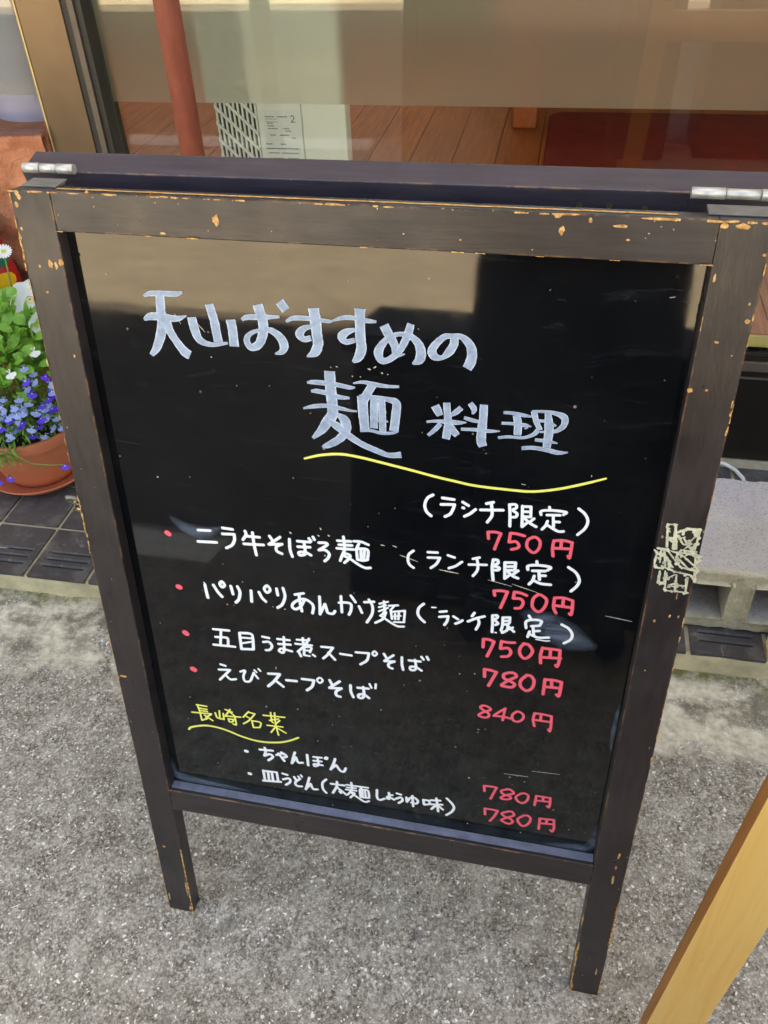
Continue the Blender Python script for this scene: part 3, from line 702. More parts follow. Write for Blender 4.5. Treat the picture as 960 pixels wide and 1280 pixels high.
# ------------------------------------------------------------------ the signboard
# handwriting, in 0.1 mm on the panel: x across, s up the slope, stroke width
LETTERING = [
 ('title_lettering','title',[
  [-2003,8935,20,-1928,8960,46,-1786,8968,50,-1692,8971,46,-1632,8989,18],
  [-1844,8969,78,-1860,8789,89,-1865,8689,90,-1898,8575,91,-1955,8458,73,-2016,8386,39],
  [-2034,8718,24,-1971,8750,66,-1885,8756,71,-1724,8748,56,-1621,8780,11],
  [-1822,8728,85,-1799,8629,81,-1746,8530,77,-1682,8441,92,-1635,8414,87],
  [-1575,8772,84,-1558,8655,85,-1522,8565,71,-1413,8531,43,-1259,8557,23],
  [-1397,8900,77,-1367,8759,83,-1359,8669,84,-1348,8559,80],
  [-1213,8774,87,-1204,8680,88,-1202,8529,85],
  [-1111,8781,23,-1049,8807,50,-903,8817,45,-763,8829,22],
  [-953,8924,89,-919,8790,90,-922,8682,87,-970,8569,74,-1047,8534,65,-1080,8598,58,-1040,8660,41,-941,8699,32,-849,8701,55,-772,8647,77,-740,8577,83,-763,8516,55,-829,8489,14],
  [-753,8963,84,-701,8890,80],
  [-477,8765,31,-550,8740,54,-593,8687,77,-555,8645,54,-491,8659,50],
  [-707,8791,22,-634,8827,40,-491,8832,40,-386,8824,35,-324,8820,31,-285,8828,13],
  [-456,8926,96,-444,8813,97,-436,8690,94,-431,8609,90,-462,8534,82,-537,8487,14],
  [-52,8948,94,-54,8831,87,-53,8691,88,-45,8602,89,-74,8519,81,-124,8469,27],
  [-289,8828,18,-192,8861,39,-97,8863,39,-2,8848,43,88,8843,22],
  [-99,8762,31,-174,8735,62,-215,8692,80,-181,8648,53,-101,8669,44],
  [152,8818,82,195,8735,83,242,8650,70,238,8579,35],
  [382,8846,64,357,8756,69,311,8647,61,264,8576,57,186,8512,53,125,8507,63,103,8577,80,139,8652,61,204,8718,48,289,8751,39,383,8736,52,448,8675,74,471,8597,87,455,8533,79,399,8494,18],
  [238,8543,27,299,8566,22,333,8579,9],
  [746,8749,68,748,8697,72,708,8624,69,651,8571,39,591,8575,70,564,8617,78,588,8676,65,662,8752,51,728,8765,42,812,8762,51,881,8698,76,902,8621,85,893,8550,86,866,8490,82],
 ]),
 ('subtitle_lettering','title',[
  [-338,8368,97,-335,8214,101,-326,8069,100,-327,7954,101,-377,7880,97,-431,7793,80,-524,7694,29],
  [-550,8243,20,-474,8252,44,-293,8246,44,-166,8229,38,-111,8234,13],
  [-517,8163,22,-457,8168,44,-350,8152,44,-265,8129,44,-163,8127,22],
  [-599,7987,16,-497,8017,39,-365,8034,39,-247,8019,39,-151,8005,22,-97,8005,16],
  [-282,7959,34,-218,7907,90,-199,7815,79,-268,7714,75,-370,7643,64,-439,7612,23],
  [-371,7892,45,-275,7831,80,-200,7768,68,-71,7686,63,70,7630,57,190,7594,51,307,7609,59],
  [-128,8271,13,-38,8290,32,66,8277,43,170,8269,32,284,8274,23],
  [45,8269,75,-3,8182,76,-30,8130,87],
  [-46,8156,98,-43,8016,94,-34,7902,89,-27,7819,85],
  [-72,8154,33,65,8155,38,191,8144,49,259,8117,76,256,8010,82,238,7841,80],
  [-74,7814,23,29,7826,28,126,7810,28,222,7822,28,281,7842,11],
  [60,8149,65,58,8002,72,56,7852,67],
  [128,8144,65,132,7998,66,137,7826,62],
  [21,8016,22,170,8022,16],
  [30,7922,22,185,7932,17],
  [603,8125,78,631,8075,73,650,8034,55],
  [835,8128,45,789,8081,50,742,8043,27],
  [532,7962,23,598,7976,26,705,7981,42,811,7982,41,885,7991,9],
  [705,8163,63,715,8055,64,725,7959,74,716,7860,75,709,7812,66],
  [657,7957,42,609,7894,42,548,7832,28],
  [723,7959,65,765,7905,70,811,7858,56],
  [907,8177,49,944,8124,50,935,8075,18],
  [861,8035,32,932,8018,36,993,8009,27],
  [840,7922,28,971,7930,32,1094,7928,32,1180,7936,9],
  [1027,8174,71,1028,8037,72,1021,7911,83,1023,7823,83,1041,7773,74],
  [1198,8117,27,1279,8117,31,1365,8107,35,1438,8100,18],
  [1188,8014,27,1287,8019,27,1390,8014,36,1446,8006,9],
  [1388,7981,13,1417,7993,11],
  [1310,8101,62,1330,8018,72,1333,7913,63],
  [1167,7872,27,1253,7890,27,1382,7894,27,1465,7931,36,1504,7978,45],
  [1454,8153,53,1478,8070,49,1521,7980,45],
  [1438,8149,22,1538,8157,26,1639,8149,39,1713,8116,61,1715,8046,53,1672,7995,40,1631,7974,27],
  [1487,8067,27,1580,8066,26,1651,8031,22],
  [1573,8145,53,1596,7987,80,1591,7821,68],
  [1486,7885,27,1598,7882,36,1680,7869,11],
  [1378,7791,37,1476,7806,36,1606,7795,41,1693,7780,41,1777,7792,11],
  [1522,7963,18,1556,7969,18],
 ]),
 ('underline','yellow',[
  [-615,7472,20,-454,7525,25,-263,7555,25,-74,7541,25,123,7509,25,408,7459,24,632,7417,24,817,7389,24,1001,7365,24,1327,7359,24,1512,7366,24,1730,7417,23,1948,7496,23,2127,7571,17],
 ]),
 ('price_note','white',[
  [609,7223,27,558,7182,27,534,7103,27,552,7034,28,596,6992,28],
  [698,7201,27,806,7196,27],
  [687,7129,27,813,7143,27],
  [813,7143,27,801,7092,27,774,7034,27,728,7001,28],
  [888,7179,27,943,7148,27],
  [893,7119,27,900,7116,27],
  [911,7027,27,961,7063,27,1009,7115,27],
  [1107,7190,27,1169,7212,26],
  [1056,7116,27,1261,7139,27],
  [1149,7206,27,1161,7127,27,1162,7062,27,1125,6991,27],
  [1316,7205,25,1328,7094,26,1335,6974,26],
  [1316,7205,25,1370,7212,25,1381,7181,25,1351,7156,25],
  [1352,7145,25,1390,7118,26,1384,7084,26,1355,7075,26],
  [1434,7204,25,1446,6989,26],
  [1434,7200,25,1510,7206,25],
  [1510,7206,25,1517,7096,25],
  [1452,7147,25,1507,7152,25],
  [1452,7093,26,1517,7099,25],
  [1447,6983,26,1484,7027,26],
  [1467,7073,26,1516,7031,26,1573,7000,26],
  [1548,7084,25,1511,7041,26],
  [1674,7223,25,1681,7197,25],
  [1606,7134,25,1607,7174,25,1700,7192,25,1825,7189,25,1805,7160,25],
  [1660,7138,25,1775,7150,25],
  [1716,7138,25,1730,7021,25],
  [1725,7074,25,1778,7078,25],
  [1671,7073,25,1657,7022,26,1630,6980,26],
  [1665,7037,25,1728,6999,25,1780,6976,25,1824,6982,25],
  [1932,7239,25,1993,7189,25,2026,7118,25,2010,7041,25,1952,6963,25],
 ]),
 ('price_lettering','red',[
  [1148,6810,29,1139,6880,28],
  [1139,6882,28,1204,6891,28,1260,6881,28],
  [1260,6881,28,1241,6817,28,1211,6700,29],
  [1347,6899,28,1341,6797,28],
  [1347,6899,28,1407,6898,28,1478,6885,28],
  [1350,6798,28,1405,6811,28,1436,6770,28,1420,6740,29,1370,6719,29],
  [1556,6882,28,1513,6843,28,1511,6764,28,1571,6710,28,1618,6756,28,1626,6836,28,1588,6881,28,1552,6881,28],
  [1749,6869,28,1744,6785,28,1757,6696,28],
  [1749,6869,28,1839,6882,28,1915,6870,28],
  [1915,6870,28,1913,6786,28,1909,6695,28,1893,6716,28],
  [1817,6873,28,1819,6795,28],
  [1758,6787,28,1911,6799,28],
 ]),
 ('bullet','red',[
  [-2156,6436,62,-2137,6424,62],
  [-2128,5746,66,-2112,5740,66],
  [-2140,5107,70,-2123,5095,70],
  [-2116,4572,73,-2099,4563,73],
 ]),
 ('item_lettering','white',[
  [-1804,6515,30,-1672,6526,30],
  [-1822,6373,31,-1618,6389,31],
  [-1532,6577,30,-1425,6573,30],
  [-1540,6504,30,-1413,6515,30],
  [-1413,6515,30,-1417,6445,30,-1451,6379,30,-1515,6335,31],
  [-1292,6570,30,-1285,6529,30,-1324,6463,30],
  [-1287,6511,30,-1143,6516,30],
  [-1318,6412,30,-1108,6428,30],
  [-1213,6563,30,-1210,6424,30,-1195,6291,30],
  [-1035,6545,30,-1002,6489,30],
  [-924,6548,29,-1048,6444,30],
  [-1048,6444,30,-909,6465,30],
  [-909,6465,30,-970,6426,30,-969,6372,30,-918,6348,30],
  [-826,6537,29,-828,6416,30,-808,6327,30],
  [-743,6524,29,-613,6530,29],
  [-742,6458,30,-616,6469,29],
  [-676,6521,29,-669,6426,30,-673,6376,30,-727,6357,30,-736,6390,30,-672,6401,30,-611,6373,30],
  [-621,6574,29,-602,6543,29],
  [-578,6597,29,-565,6566,29],
  [-520,6537,29,-447,6543,29,-440,6518,29,-524,6448,29],
  [-524,6448,29,-461,6457,29,-419,6418,29,-434,6362,29,-469,6322,30],
  [-328,6587,28,-190,6597,27],
  [-314,6541,28,-182,6551,28],
  [-336,6496,28,-167,6505,28],
  [-265,6642,27,-255,6484,28],
  [-265,6470,28,-288,6407,28,-307,6349,28],
  [-261,6447,28,-205,6430,28,-217,6386,28,-264,6331,28],
  [-277,6420,28,-206,6388,28,-125,6333,28,-54,6300,28,2,6308,28],
  [-160,6604,27,-89,6607,27,-14,6582,27],
  [-110,6581,27,-131,6531,28],
  [-137,6518,28,-129,6393,28],
  [-137,6518,28,-50,6528,27,-18,6505,28,-27,6401,28],
  [-129,6390,28,-73,6386,28,-27,6401,28],
  [-91,6506,28,-91,6404,28],
  [-56,6505,28,-63,6402,28],
  [434,6574,26,390,6526,26,381,6460,26,399,6403,26,437,6374,26],
  [576,6578,26,669,6586,26],
  [578,6515,26,695,6528,26],
  [695,6528,26,663,6453,26,610,6397,26],
  [772,6569,25,836,6552,25],
  [787,6419,26,854,6457,26,910,6512,25],
  [1014,6562,25,1075,6586,25],
  [979,6490,25,1147,6511,25],
  [1052,6567,25,1066,6493,25,1060,6427,26,1024,6362,26],
  [1208,6582,28,1203,6486,28,1220,6343,29],
  [1208,6582,28,1247,6581,28,1255,6548,28,1227,6523,28],
  [1230,6506,28,1270,6495,28,1260,6467,28,1224,6461,28],
  [1320,6564,28,1330,6380,28],
  [1320,6564,28,1419,6576,28],
  [1419,6576,28,1420,6493,28],
  [1331,6518,28,1415,6530,28],
  [1332,6476,28,1420,6487,28],
  [1330,6378,28,1364,6416,28],
  [1356,6460,28,1403,6419,28,1455,6399,28],
  [1448,6487,28,1407,6440,28],
  [1615,6620,27,1621,6587,28],
  [1539,6514,28,1541,6558,28,1632,6578,28,1747,6572,27,1724,6535,28],
  [1584,6507,28,1703,6521,28],
  [1644,6509,28,1658,6416,28],
  [1654,6463,28,1708,6467,28],
  [1606,6449,28,1594,6392,28,1565,6346,28],
  [1599,6400,28,1673,6370,28,1767,6370,28],
  [1910,6596,27,1982,6546,27,2023,6471,27,2015,6401,28,1963,6324,28],
 ]),
 ('price_lettering','red',[
  [1247,6156,30,1238,6209,30],
  [1237,6212,30,1305,6222,30,1367,6218,30],
  [1367,6218,30,1345,6129,30,1313,6015,31],
  [1434,6228,30,1429,6149,30],
  [1434,6228,30,1496,6224,30,1554,6204,30],
  [1434,6150,30,1502,6153,30,1528,6107,30,1505,6046,30,1455,6031,30],
  [1663,6235,30,1619,6172,30,1622,6072,30,1682,6024,30,1733,6083,30,1747,6178,30,1697,6227,30,1658,6232,30],
  [1820,6218,30,1821,6104,30,1850,6037,30],
  [1820,6218,30,1908,6229,29,1992,6210,29],
  [1992,6210,29,1998,6104,30,1994,6039,30,1977,6051,30],
  [1903,6224,29,1906,6139,30],
  [1829,6127,30,1996,6125,30],
 ]),
 ('item_lettering','white',[
  [-1815,5815,32,-1809,5722,33,-1801,5650,33],
  [-1824,5849,12,-1810,5831,15],
  [-1717,5830,32,-1676,5743,33,-1636,5689,33],
  [-1614,5891,32,-1642,5857,32,-1622,5818,32,-1590,5846,32,-1614,5891,32],
  [-1520,5846,32,-1506,5743,32],
  [-1445,5851,32,-1424,5782,32,-1445,5686,32,-1483,5636,33],
  [-1297,5821,31,-1302,5675,31],
  [-1209,5815,31,-1182,5747,31,-1143,5700,31],
  [-1110,5916,30,-1146,5871,30,-1120,5823,30,-1082,5864,30,-1110,5916,30],
  [-1010,5892,30,-1002,5808,30],
  [-938,5910,30,-923,5807,30,-959,5696,31,-1015,5640,31],
  [-812,5845,30,-718,5876,30],
  [-768,5858,30,-763,5754,30,-748,5637,31],
  [-711,5795,30,-755,5702,30,-813,5653,31,-850,5674,31,-841,5722,30,-783,5777,30,-706,5802,30,-632,5755,30,-619,5698,30,-633,5629,30],
  [-546,5860,30,-546,5749,30,-551,5629,30],
  [-545,5643,30,-491,5771,30],
  [-491,5771,30,-477,5714,30,-463,5663,30,-409,5659,30,-386,5696,30],
  [-339,5815,28,-264,5829,28,-211,5816,28,-213,5737,29,-236,5674,29],
  [-315,5903,28,-311,5695,29],
  [-208,5926,28,-162,5850,28],
  [-126,5803,28,-96,5723,28],
  [-67,5865,28,33,5887,28],
  [-19,5905,28,17,5826,28,10,5721,28,-45,5606,29],
  [91,5871,21,179,5910,21],
  [85,5824,21,158,5862,21],
  [84,5772,21,179,5833,21],
  [138,5910,25,147,5757,26],
  [153,5810,23,126,5747,23,95,5715,19],
  [158,5771,26,126,5681,26,46,5615,26],
  [105,5717,24,158,5680,24,221,5637,24,284,5608,24,347,5616,24],
  [190,5861,23,283,5882,23],
  [242,5863,21,205,5805,21],
  [208,5806,23,221,5697,24],
  [221,5788,23,356,5823,23],
  [356,5823,23,347,5672,23],
  [254,5768,23,255,5696,23],
  [294,5794,23,289,5701,23],
  [242,5658,21,347,5672,21],
  [221,5729,16,315,5751,16],
  [548,5944,27,500,5885,27,491,5806,28,523,5747,28,560,5711,28],
  [632,5913,16,673,5917,14],
  [715,5869,27,781,5888,27],
  [712,5804,27,800,5827,27],
  [800,5825,27,790,5759,27,766,5709,28],
  [854,5834,27,900,5806,27],
  [878,5745,27,912,5766,27,946,5798,27],
  [1062,5913,27,1039,5867,27],
  [1002,5794,27,1080,5846,27,1163,5885,27],
  [1100,5855,27,1114,5787,27,1088,5705,27],
  [1242,5910,27,1249,5797,27,1250,5700,27],
  [1242,5910,27,1286,5918,27,1292,5893,27,1264,5863,27],
  [1272,5852,27,1302,5819,27,1279,5796,27],
  [1346,5902,27,1348,5801,27,1338,5735,27],
  [1346,5902,27,1414,5914,26],
  [1414,5914,26,1410,5837,27,1362,5816,27],
  [1359,5860,27,1408,5872,27],
  [1280,5699,14,1293,5699,14],
  [1351,5710,28,1395,5748,27,1403,5794,27],
  [1397,5808,27,1465,5742,27],
  [1450,5792,27,1417,5766,27],
  [1597,5967,27,1617,5933,27],
  [1581,5809,27,1575,5890,27,1640,5923,27,1720,5921,27,1713,5869,27],
  [1630,5840,27,1708,5860,27],
  [1648,5835,27,1663,5726,27],
  [1658,5782,27,1714,5795,27],
  [1619,5771,27,1605,5701,27],
  [1628,5735,27,1711,5709,27,1812,5726,27],
  [1690,5683,13,1782,5678,13,1822,5687,13],
  [1919,5911,27,1990,5871,27,2031,5805,27,2022,5736,27,1965,5681,27],
 ]),
 ('price_lettering','red',[
  [1171,5483,32,1170,5589,32],
  [1170,5589,32,1226,5592,32,1278,5574,32],
  [1278,5574,32,1253,5477,32,1219,5370,33],
  [1352,5594,32,1348,5501,32],
  [1352,5591,32,1418,5588,32,1483,5596,32],
  [1349,5494,32,1423,5514,32,1455,5467,32,1431,5409,32,1366,5390,32],
  [1578,5601,32,1543,5535,32,1549,5457,32,1593,5409,32,1641,5440,32,1669,5518,32,1628,5590,32,1573,5600,32],
  [1763,5581,31,1753,5481,32,1762,5378,32],
  [1764,5575,31,1858,5578,31,1937,5579,31],
  [1937,5579,31,1942,5435,32,1929,5359,32,1915,5377,32],
  [1844,5569,31,1848,5478,32],
  [1770,5457,32,1952,5474,31],
 ]),
 ('price_lettering','red',[
  [1209,5087,34,1203,5190,33],
  [1203,5187,33,1261,5187,33,1329,5172,33],
  [1329,5172,33,1298,5083,33,1258,4969,34],
  [1457,5189,33,1408,5159,33,1411,5104,33,1476,5075,33,1525,5042,33,1502,4996,33,1440,4991,34,1392,5003,34,1464,5087,33,1534,5149,33,1508,5192,33,1452,5188,33],
  [1642,5190,33,1587,5110,33,1588,5027,33,1649,4975,33,1707,5022,33,1719,5122,33,1683,5184,33,1637,5189,33],
  [1827,5170,33,1826,4961,33],
  [1827,5163,33,1908,5172,32,1995,5161,32],
  [1995,5161,32,1993,5036,33,1985,4964,33,1962,4981,33],
  [1894,5162,32,1902,5081,33],
  [1836,5068,33,1994,5075,33],
 ]),
 ('item_lettering','white',[
  [-1792,5215,29,-1607,5226,29],
  [-1701,5217,29,-1733,4989,29],
  [-1778,5106,29,-1653,5118,29,-1633,5093,29,-1640,5005,29],
  [-1813,4989,30,-1560,5002,29],
  [-1486,5211,31,-1486,5097,32,-1485,4989,32],
  [-1480,5215,31,-1358,5223,31,-1337,5166,31,-1343,5007,32],
  [-1486,4985,32,-1349,5003,32],
  [-1463,5151,24,-1352,5160,23],
  [-1465,5072,24,-1339,5116,24],
  [-1222,5207,28,-1148,5201,28],
  [-1217,5133,29,-1152,5144,28,-1122,5092,29,-1150,5034,29,-1197,5019,29],
  [-1051,5204,28,-914,5211,28],
  [-1044,5135,28,-907,5149,28],
  [-976,5243,28,-985,5057,29,-1007,5017,29,-1044,5035,29,-1020,5072,29,-963,5068,28,-896,5056,28],
  [-828,5233,25,-692,5247,25],
  [-848,5173,26,-662,5182,25],
  [-760,5266,28,-758,5168,28],
  [-691,5271,28,-741,5171,28,-827,5064,28],
  [-820,5072,28,-796,5005,28],
  [-752,5141,28,-758,5033,28],
  [-752,5144,26,-672,5152,25,-690,5081,26],
  [-751,5096,23,-688,5103,23],
  [-760,5028,23,-695,5026,23],
  [-657,5051,26,-635,5034,26],
  [-555,5183,28,-427,5192,28],
  [-427,5192,28,-486,5089,28,-540,5022,28],
  [-480,5112,28,-410,5025,28],
  [-346,5122,28,-224,5120,28],
  [-173,5174,27,-30,5186,27],
  [-30,5186,27,-53,5083,28,-126,5013,28],
  [33,5225,22,9,5190,22,30,5160,22,58,5195,22,33,5225,22],
  [134,5208,27,167,5144,27],
  [237,5206,27,139,5111,27],
  [139,5107,27,248,5124,27],
  [248,5121,27,188,5082,27,188,5035,27,226,5018,27],
  [329,5195,27,330,5097,27,343,5022,27],
  [405,5167,27,528,5173,27],
  [469,5186,27,481,5097,27,471,5046,27,426,5037,27,422,5079,27,481,5086,27,541,5049,27],
  [538,5240,27,560,5206,27],
  [596,5250,27,613,5212,27],
 ]),
 ('price_lettering','red',[
  [1213,4672,28,1190,4641,28,1236,4599,28,1285,4566,28,1279,4516,28,1229,4502,28,1178,4523,28,1219,4573,28,1301,4630,28,1257,4672,27,1207,4671,28],
  [1456,4679,27,1392,4614,27,1340,4551,28],
  [1340,4548,28,1434,4554,28,1521,4546,28],
  [1452,4678,27,1437,4502,28],
  [1575,4660,27,1536,4601,27,1548,4526,28,1605,4517,27,1650,4570,27,1645,4632,27,1599,4662,27,1569,4651,27],
  [1764,4674,27,1757,4578,27,1777,4487,27],
  [1764,4674,27,1856,4676,27,1942,4665,27],
  [1942,4668,27,1949,4532,27,1945,4445,27,1928,4467,27],
  [1834,4671,27,1834,4577,27],
  [1766,4580,27,1944,4580,27],
 ]),
 ('item_lettering','white',[
  [-1764,4707,27,-1706,4694,27],
  [-1792,4622,28,-1657,4642,27],
  [-1658,4639,28,-1797,4468,28],
  [-1716,4549,28,-1667,4498,28,-1598,4514,28],
  [-1532,4640,27,-1475,4666,27,-1502,4578,27,-1491,4504,28,-1430,4516,28,-1392,4599,27,-1372,4655,27],
  [-1372,4648,27,-1328,4578,27],
  [-1360,4695,22,-1338,4669,22],
  [-1310,4722,22,-1289,4694,22],
  [-1197,4673,32,-1064,4691,32],
  [-1064,4685,32,-1139,4568,32,-1213,4481,33],
  [-1123,4590,32,-1033,4509,32],
  [-989,4616,32,-871,4623,32],
  [-803,4670,32,-665,4674,31],
  [-665,4674,31,-691,4579,32,-753,4510,32],
  [-594,4728,23,-628,4688,23,-598,4649,23,-563,4693,23,-594,4728,23],
  [-483,4713,31,-451,4635,31],
  [-369,4716,31,-488,4600,31],
  [-488,4596,32,-351,4617,31],
  [-358,4610,31,-413,4558,32,-412,4501,32,-369,4487,32],
  [-246,4684,31,-244,4591,31,-218,4512,31],
  [-164,4663,31,-44,4673,31],
  [-100,4685,31,-95,4583,31,-110,4524,31,-156,4520,31,-152,4563,31,-95,4574,31,-39,4534,31],
  [-29,4745,24,-9,4693,24],
  [41,4755,24,36,4693,24],
 ]),
 ('heading_lettering','yellow',[
  [-2144,4002,22,-2018,4001,21],
  [-2135,4003,22,-2116,3888,22,-2107,3757,22],
  [-2116,3953,22,-2021,3951,22],
  [-2113,3917,22,-2020,3916,22],
  [-2221,3866,22,-1972,3889,22],
  [-2107,3757,22,-2034,3799,22],
  [-1973,3884,22,-2049,3814,22],
  [-2062,3851,22,-1968,3780,22],
  [-1863,3962,21,-1869,3840,22],
  [-1919,3917,22,-1899,3841,22,-1819,3833,22],
  [-1817,3928,21,-1819,3829,22],
  [-1784,3999,21,-1700,3974,21],
  [-1724,4012,21,-1792,3894,22],
  [-1813,3889,22,-1602,3914,21],
  [-1729,3968,21,-1676,3918,21],
  [-1763,3852,22,-1696,3855,22],
  [-1696,3855,22,-1712,3814,22,-1751,3810,22,-1758,3853,22],
  [-1675,3896,21,-1670,3779,22,-1707,3780,22],
  [-1491,4027,21,-1568,3921,21],
  [-1492,4016,21,-1416,4006,21],
  [-1416,4006,21,-1496,3886,21,-1573,3815,22],
  [-1524,3941,21,-1485,3921,21],
  [-1464,3882,21,-1453,3781,21],
  [-1463,3886,21,-1357,3878,21,-1372,3794,21],
  [-1453,3777,21,-1372,3794,21],
  [-1313,4006,21,-1051,4027,21],
  [-1218,4069,21,-1216,3966,21],
  [-1169,4073,21,-1173,3975,21],
  [-1241,3939,21,-1127,3985,21],
  [-1221,3933,21,-1198,3910,21],
  [-1116,3962,21,-1175,3888,21],
  [-1276,3852,21,-1084,3864,21],
  [-1172,3986,21,-1166,3858,21,-1147,3719,21],
  [-1179,3840,21,-1236,3744,21],
  [-1163,3837,21,-1052,3773,21],
 ]),
 ('underline','yellow',[
  [-2299,3564,27,-2258,3609,26,-2092,3671,26,-1938,3677,26,-1789,3647,26,-1609,3585,26,-1393,3553,26,-1173,3584,26,-1020,3647,25,-903,3724,25],
 ]),
 ('bullet','white',[
  [-1592,3345,48,-1577,3342,48],
  [-1584,2949,49,-1569,2946,49],
 ]),
 ('item_lettering','white',[
  [-1407,3412,32,-1243,3429,31],
  [-1341,3457,31,-1334,3399,32,-1355,3324,32],
  [-1356,3317,32,-1286,3360,32,-1249,3322,32,-1309,3249,32],
  [-1197,3366,32,-1116,3412,31,-1072,3368,31,-1125,3336,32],
  [-1134,3424,31,-1107,3394,31],
  [-1172,3399,31,-1107,3285,32],
  [-963,3463,31,-992,3356,31,-1012,3267,32],
  [-1004,3283,32,-954,3381,31],
  [-954,3381,31,-930,3300,31,-874,3307,31],
  [-811,3457,31,-807,3278,31],
  [-733,3440,27,-632,3449,27],
  [-736,3375,28,-635,3384,27],
  [-683,3437,27,-678,3318,28,-726,3283,28,-727,3321,28,-626,3320,28],
  [-576,3472,24,-594,3447,24,-575,3436,24,-559,3463,24,-576,3472,24],
  [-466,3467,31,-491,3372,31,-527,3273,31],
  [-516,3296,31,-456,3364,31],
  [-456,3364,31,-408,3281,31,-365,3275,31,-339,3337,31],
 ]),
 ('item_lettering','white',[
  [-1393,3048,31,-1385,2876,31],
  [-1394,3042,31,-1220,3058,30],
  [-1334,3042,31,-1331,2885,31],
  [-1285,3047,31,-1278,2887,31],
  [-1220,3054,31,-1212,2903,31],
  [-1409,2866,31,-1179,2896,31],
  [-1145,3055,30,-1086,3044,30],
  [-1145,2951,31,-1068,2986,31,-1057,2926,31,-1114,2860,31],
  [-998,3028,30,-979,2980,30],
  [-925,3014,30,-989,2936,31,-973,2877,31,-910,2882,31],
  [-945,3051,23,-934,3027,23],
  [-910,3084,23,-897,3056,23],
  [-804,3064,30,-828,2965,30,-860,2841,31],
  [-851,2864,31,-794,2956,30],
  [-794,2956,30,-765,2871,30,-709,2878,30],
  [-590,3084,30,-640,3010,30,-639,2906,30,-600,2842,30],
  [-534,3021,30,-365,3032,30],
  [-457,3075,30,-460,2995,30,-515,2865,31],
  [-466,2984,30,-412,2931,30,-344,2871,30],
  [-431,2909,30,-413,2886,30],
  [-339,3051,25,-215,3054,25],
  [-334,3004,24,-222,3017,24],
  [-348,2965,26,-217,2974,25],
  [-278,3101,27,-270,2970,27],
  [-273,2978,27,-325,2881,27],
  [-271,2934,27,-243,2919,27,-295,2834,27],
  [-280,2923,27,-188,2846,27,-114,2802,27,-64,2827,27],
  [-209,3056,27,-73,3063,27],
  [-147,3053,27,-173,3003,27],
  [-175,3002,27,-169,2887,27],
  [-173,3003,27,-76,3014,27,-60,2906,27],
  [-144,2992,27,-140,2895,27],
  [-111,2995,27,-103,2895,27],
  [-169,2875,27,-61,2884,27],
  [38,3054,30,39,2921,30,73,2885,30,129,2921,30],
  [184,3038,29,190,2941,30,166,2932,30,170,2968,30,221,2949,30,248,2934,30],
  [191,2998,29,227,3008,29],
  [282,3053,29,331,3044,29],
  [273,2958,30,331,2994,29,350,2946,29,307,2890,30],
  [398,3011,29,404,2933,29],
  [404,2933,29,440,3008,29,488,3030,29,535,2989,29,520,2932,29,459,2934,29],
  [470,3056,29,481,2875,29],
  [603,3018,29,611,2944,29],
  [603,3022,29,669,3017,29,673,2965,29,617,2938,29],
  [693,3036,29,802,3056,29],
  [689,2964,29,828,2992,29],
  [757,3084,29,773,2964,29,784,2860,29],
  [760,2975,29,703,2883,29],
  [779,2965,29,838,2909,29],
  [881,3115,29,943,3042,29,970,2979,29,949,2902,29,885,2823,29],
 ]),
 ('price_lettering','red',[
  [1309,3343,29,1300,3430,29],
  [1300,3430,29,1377,3437,29,1444,3435,29],
  [1444,3435,29,1416,3340,29,1387,3233,29],
  [1563,3435,29,1499,3396,29,1523,3346,29,1600,3326,29,1607,3284,29,1535,3260,29,1501,3281,29,1557,3335,29,1640,3385,29,1603,3435,29,1556,3438,29],
  [1724,3406,28,1670,3334,29,1695,3270,29,1750,3248,29,1798,3306,29,1805,3387,28,1763,3416,28,1718,3401,28],
  [1895,3409,28,1889,3249,29],
  [1895,3409,28,2052,3409,28],
  [2052,3409,28,2056,3302,28,2048,3250,28,2029,3265,28],
  [1974,3409,28,1973,3340,28],
  [1902,3332,28,2052,3344,28],
 ]),
 ('price_lettering','red',[
  [1338,2945,30,1330,3046,30],
  [1330,3046,30,1407,3049,30,1480,3047,30],
  [1480,3047,30,1448,2942,30,1402,2847,30],
  [1603,3065,29,1532,3016,30,1562,2972,30,1639,2941,30,1663,2895,30,1618,2852,30,1534,2892,30,1584,2947,30,1668,3010,29,1650,3067,29,1596,3067,29],
  [1780,3039,29,1719,2962,29,1745,2886,30,1795,2857,30,1850,2924,29,1863,3010,29,1826,3051,29,1774,3037,29],
  [1968,3037,29,1971,2852,29],
  [1968,3037,29,2126,3054,29],
  [2126,3054,29,2140,2918,29,2127,2848,29,2105,2867,29],
  [2048,3042,29,2048,2966,29],
  [1975,2957,29,2127,2976,29],
 ]),
]
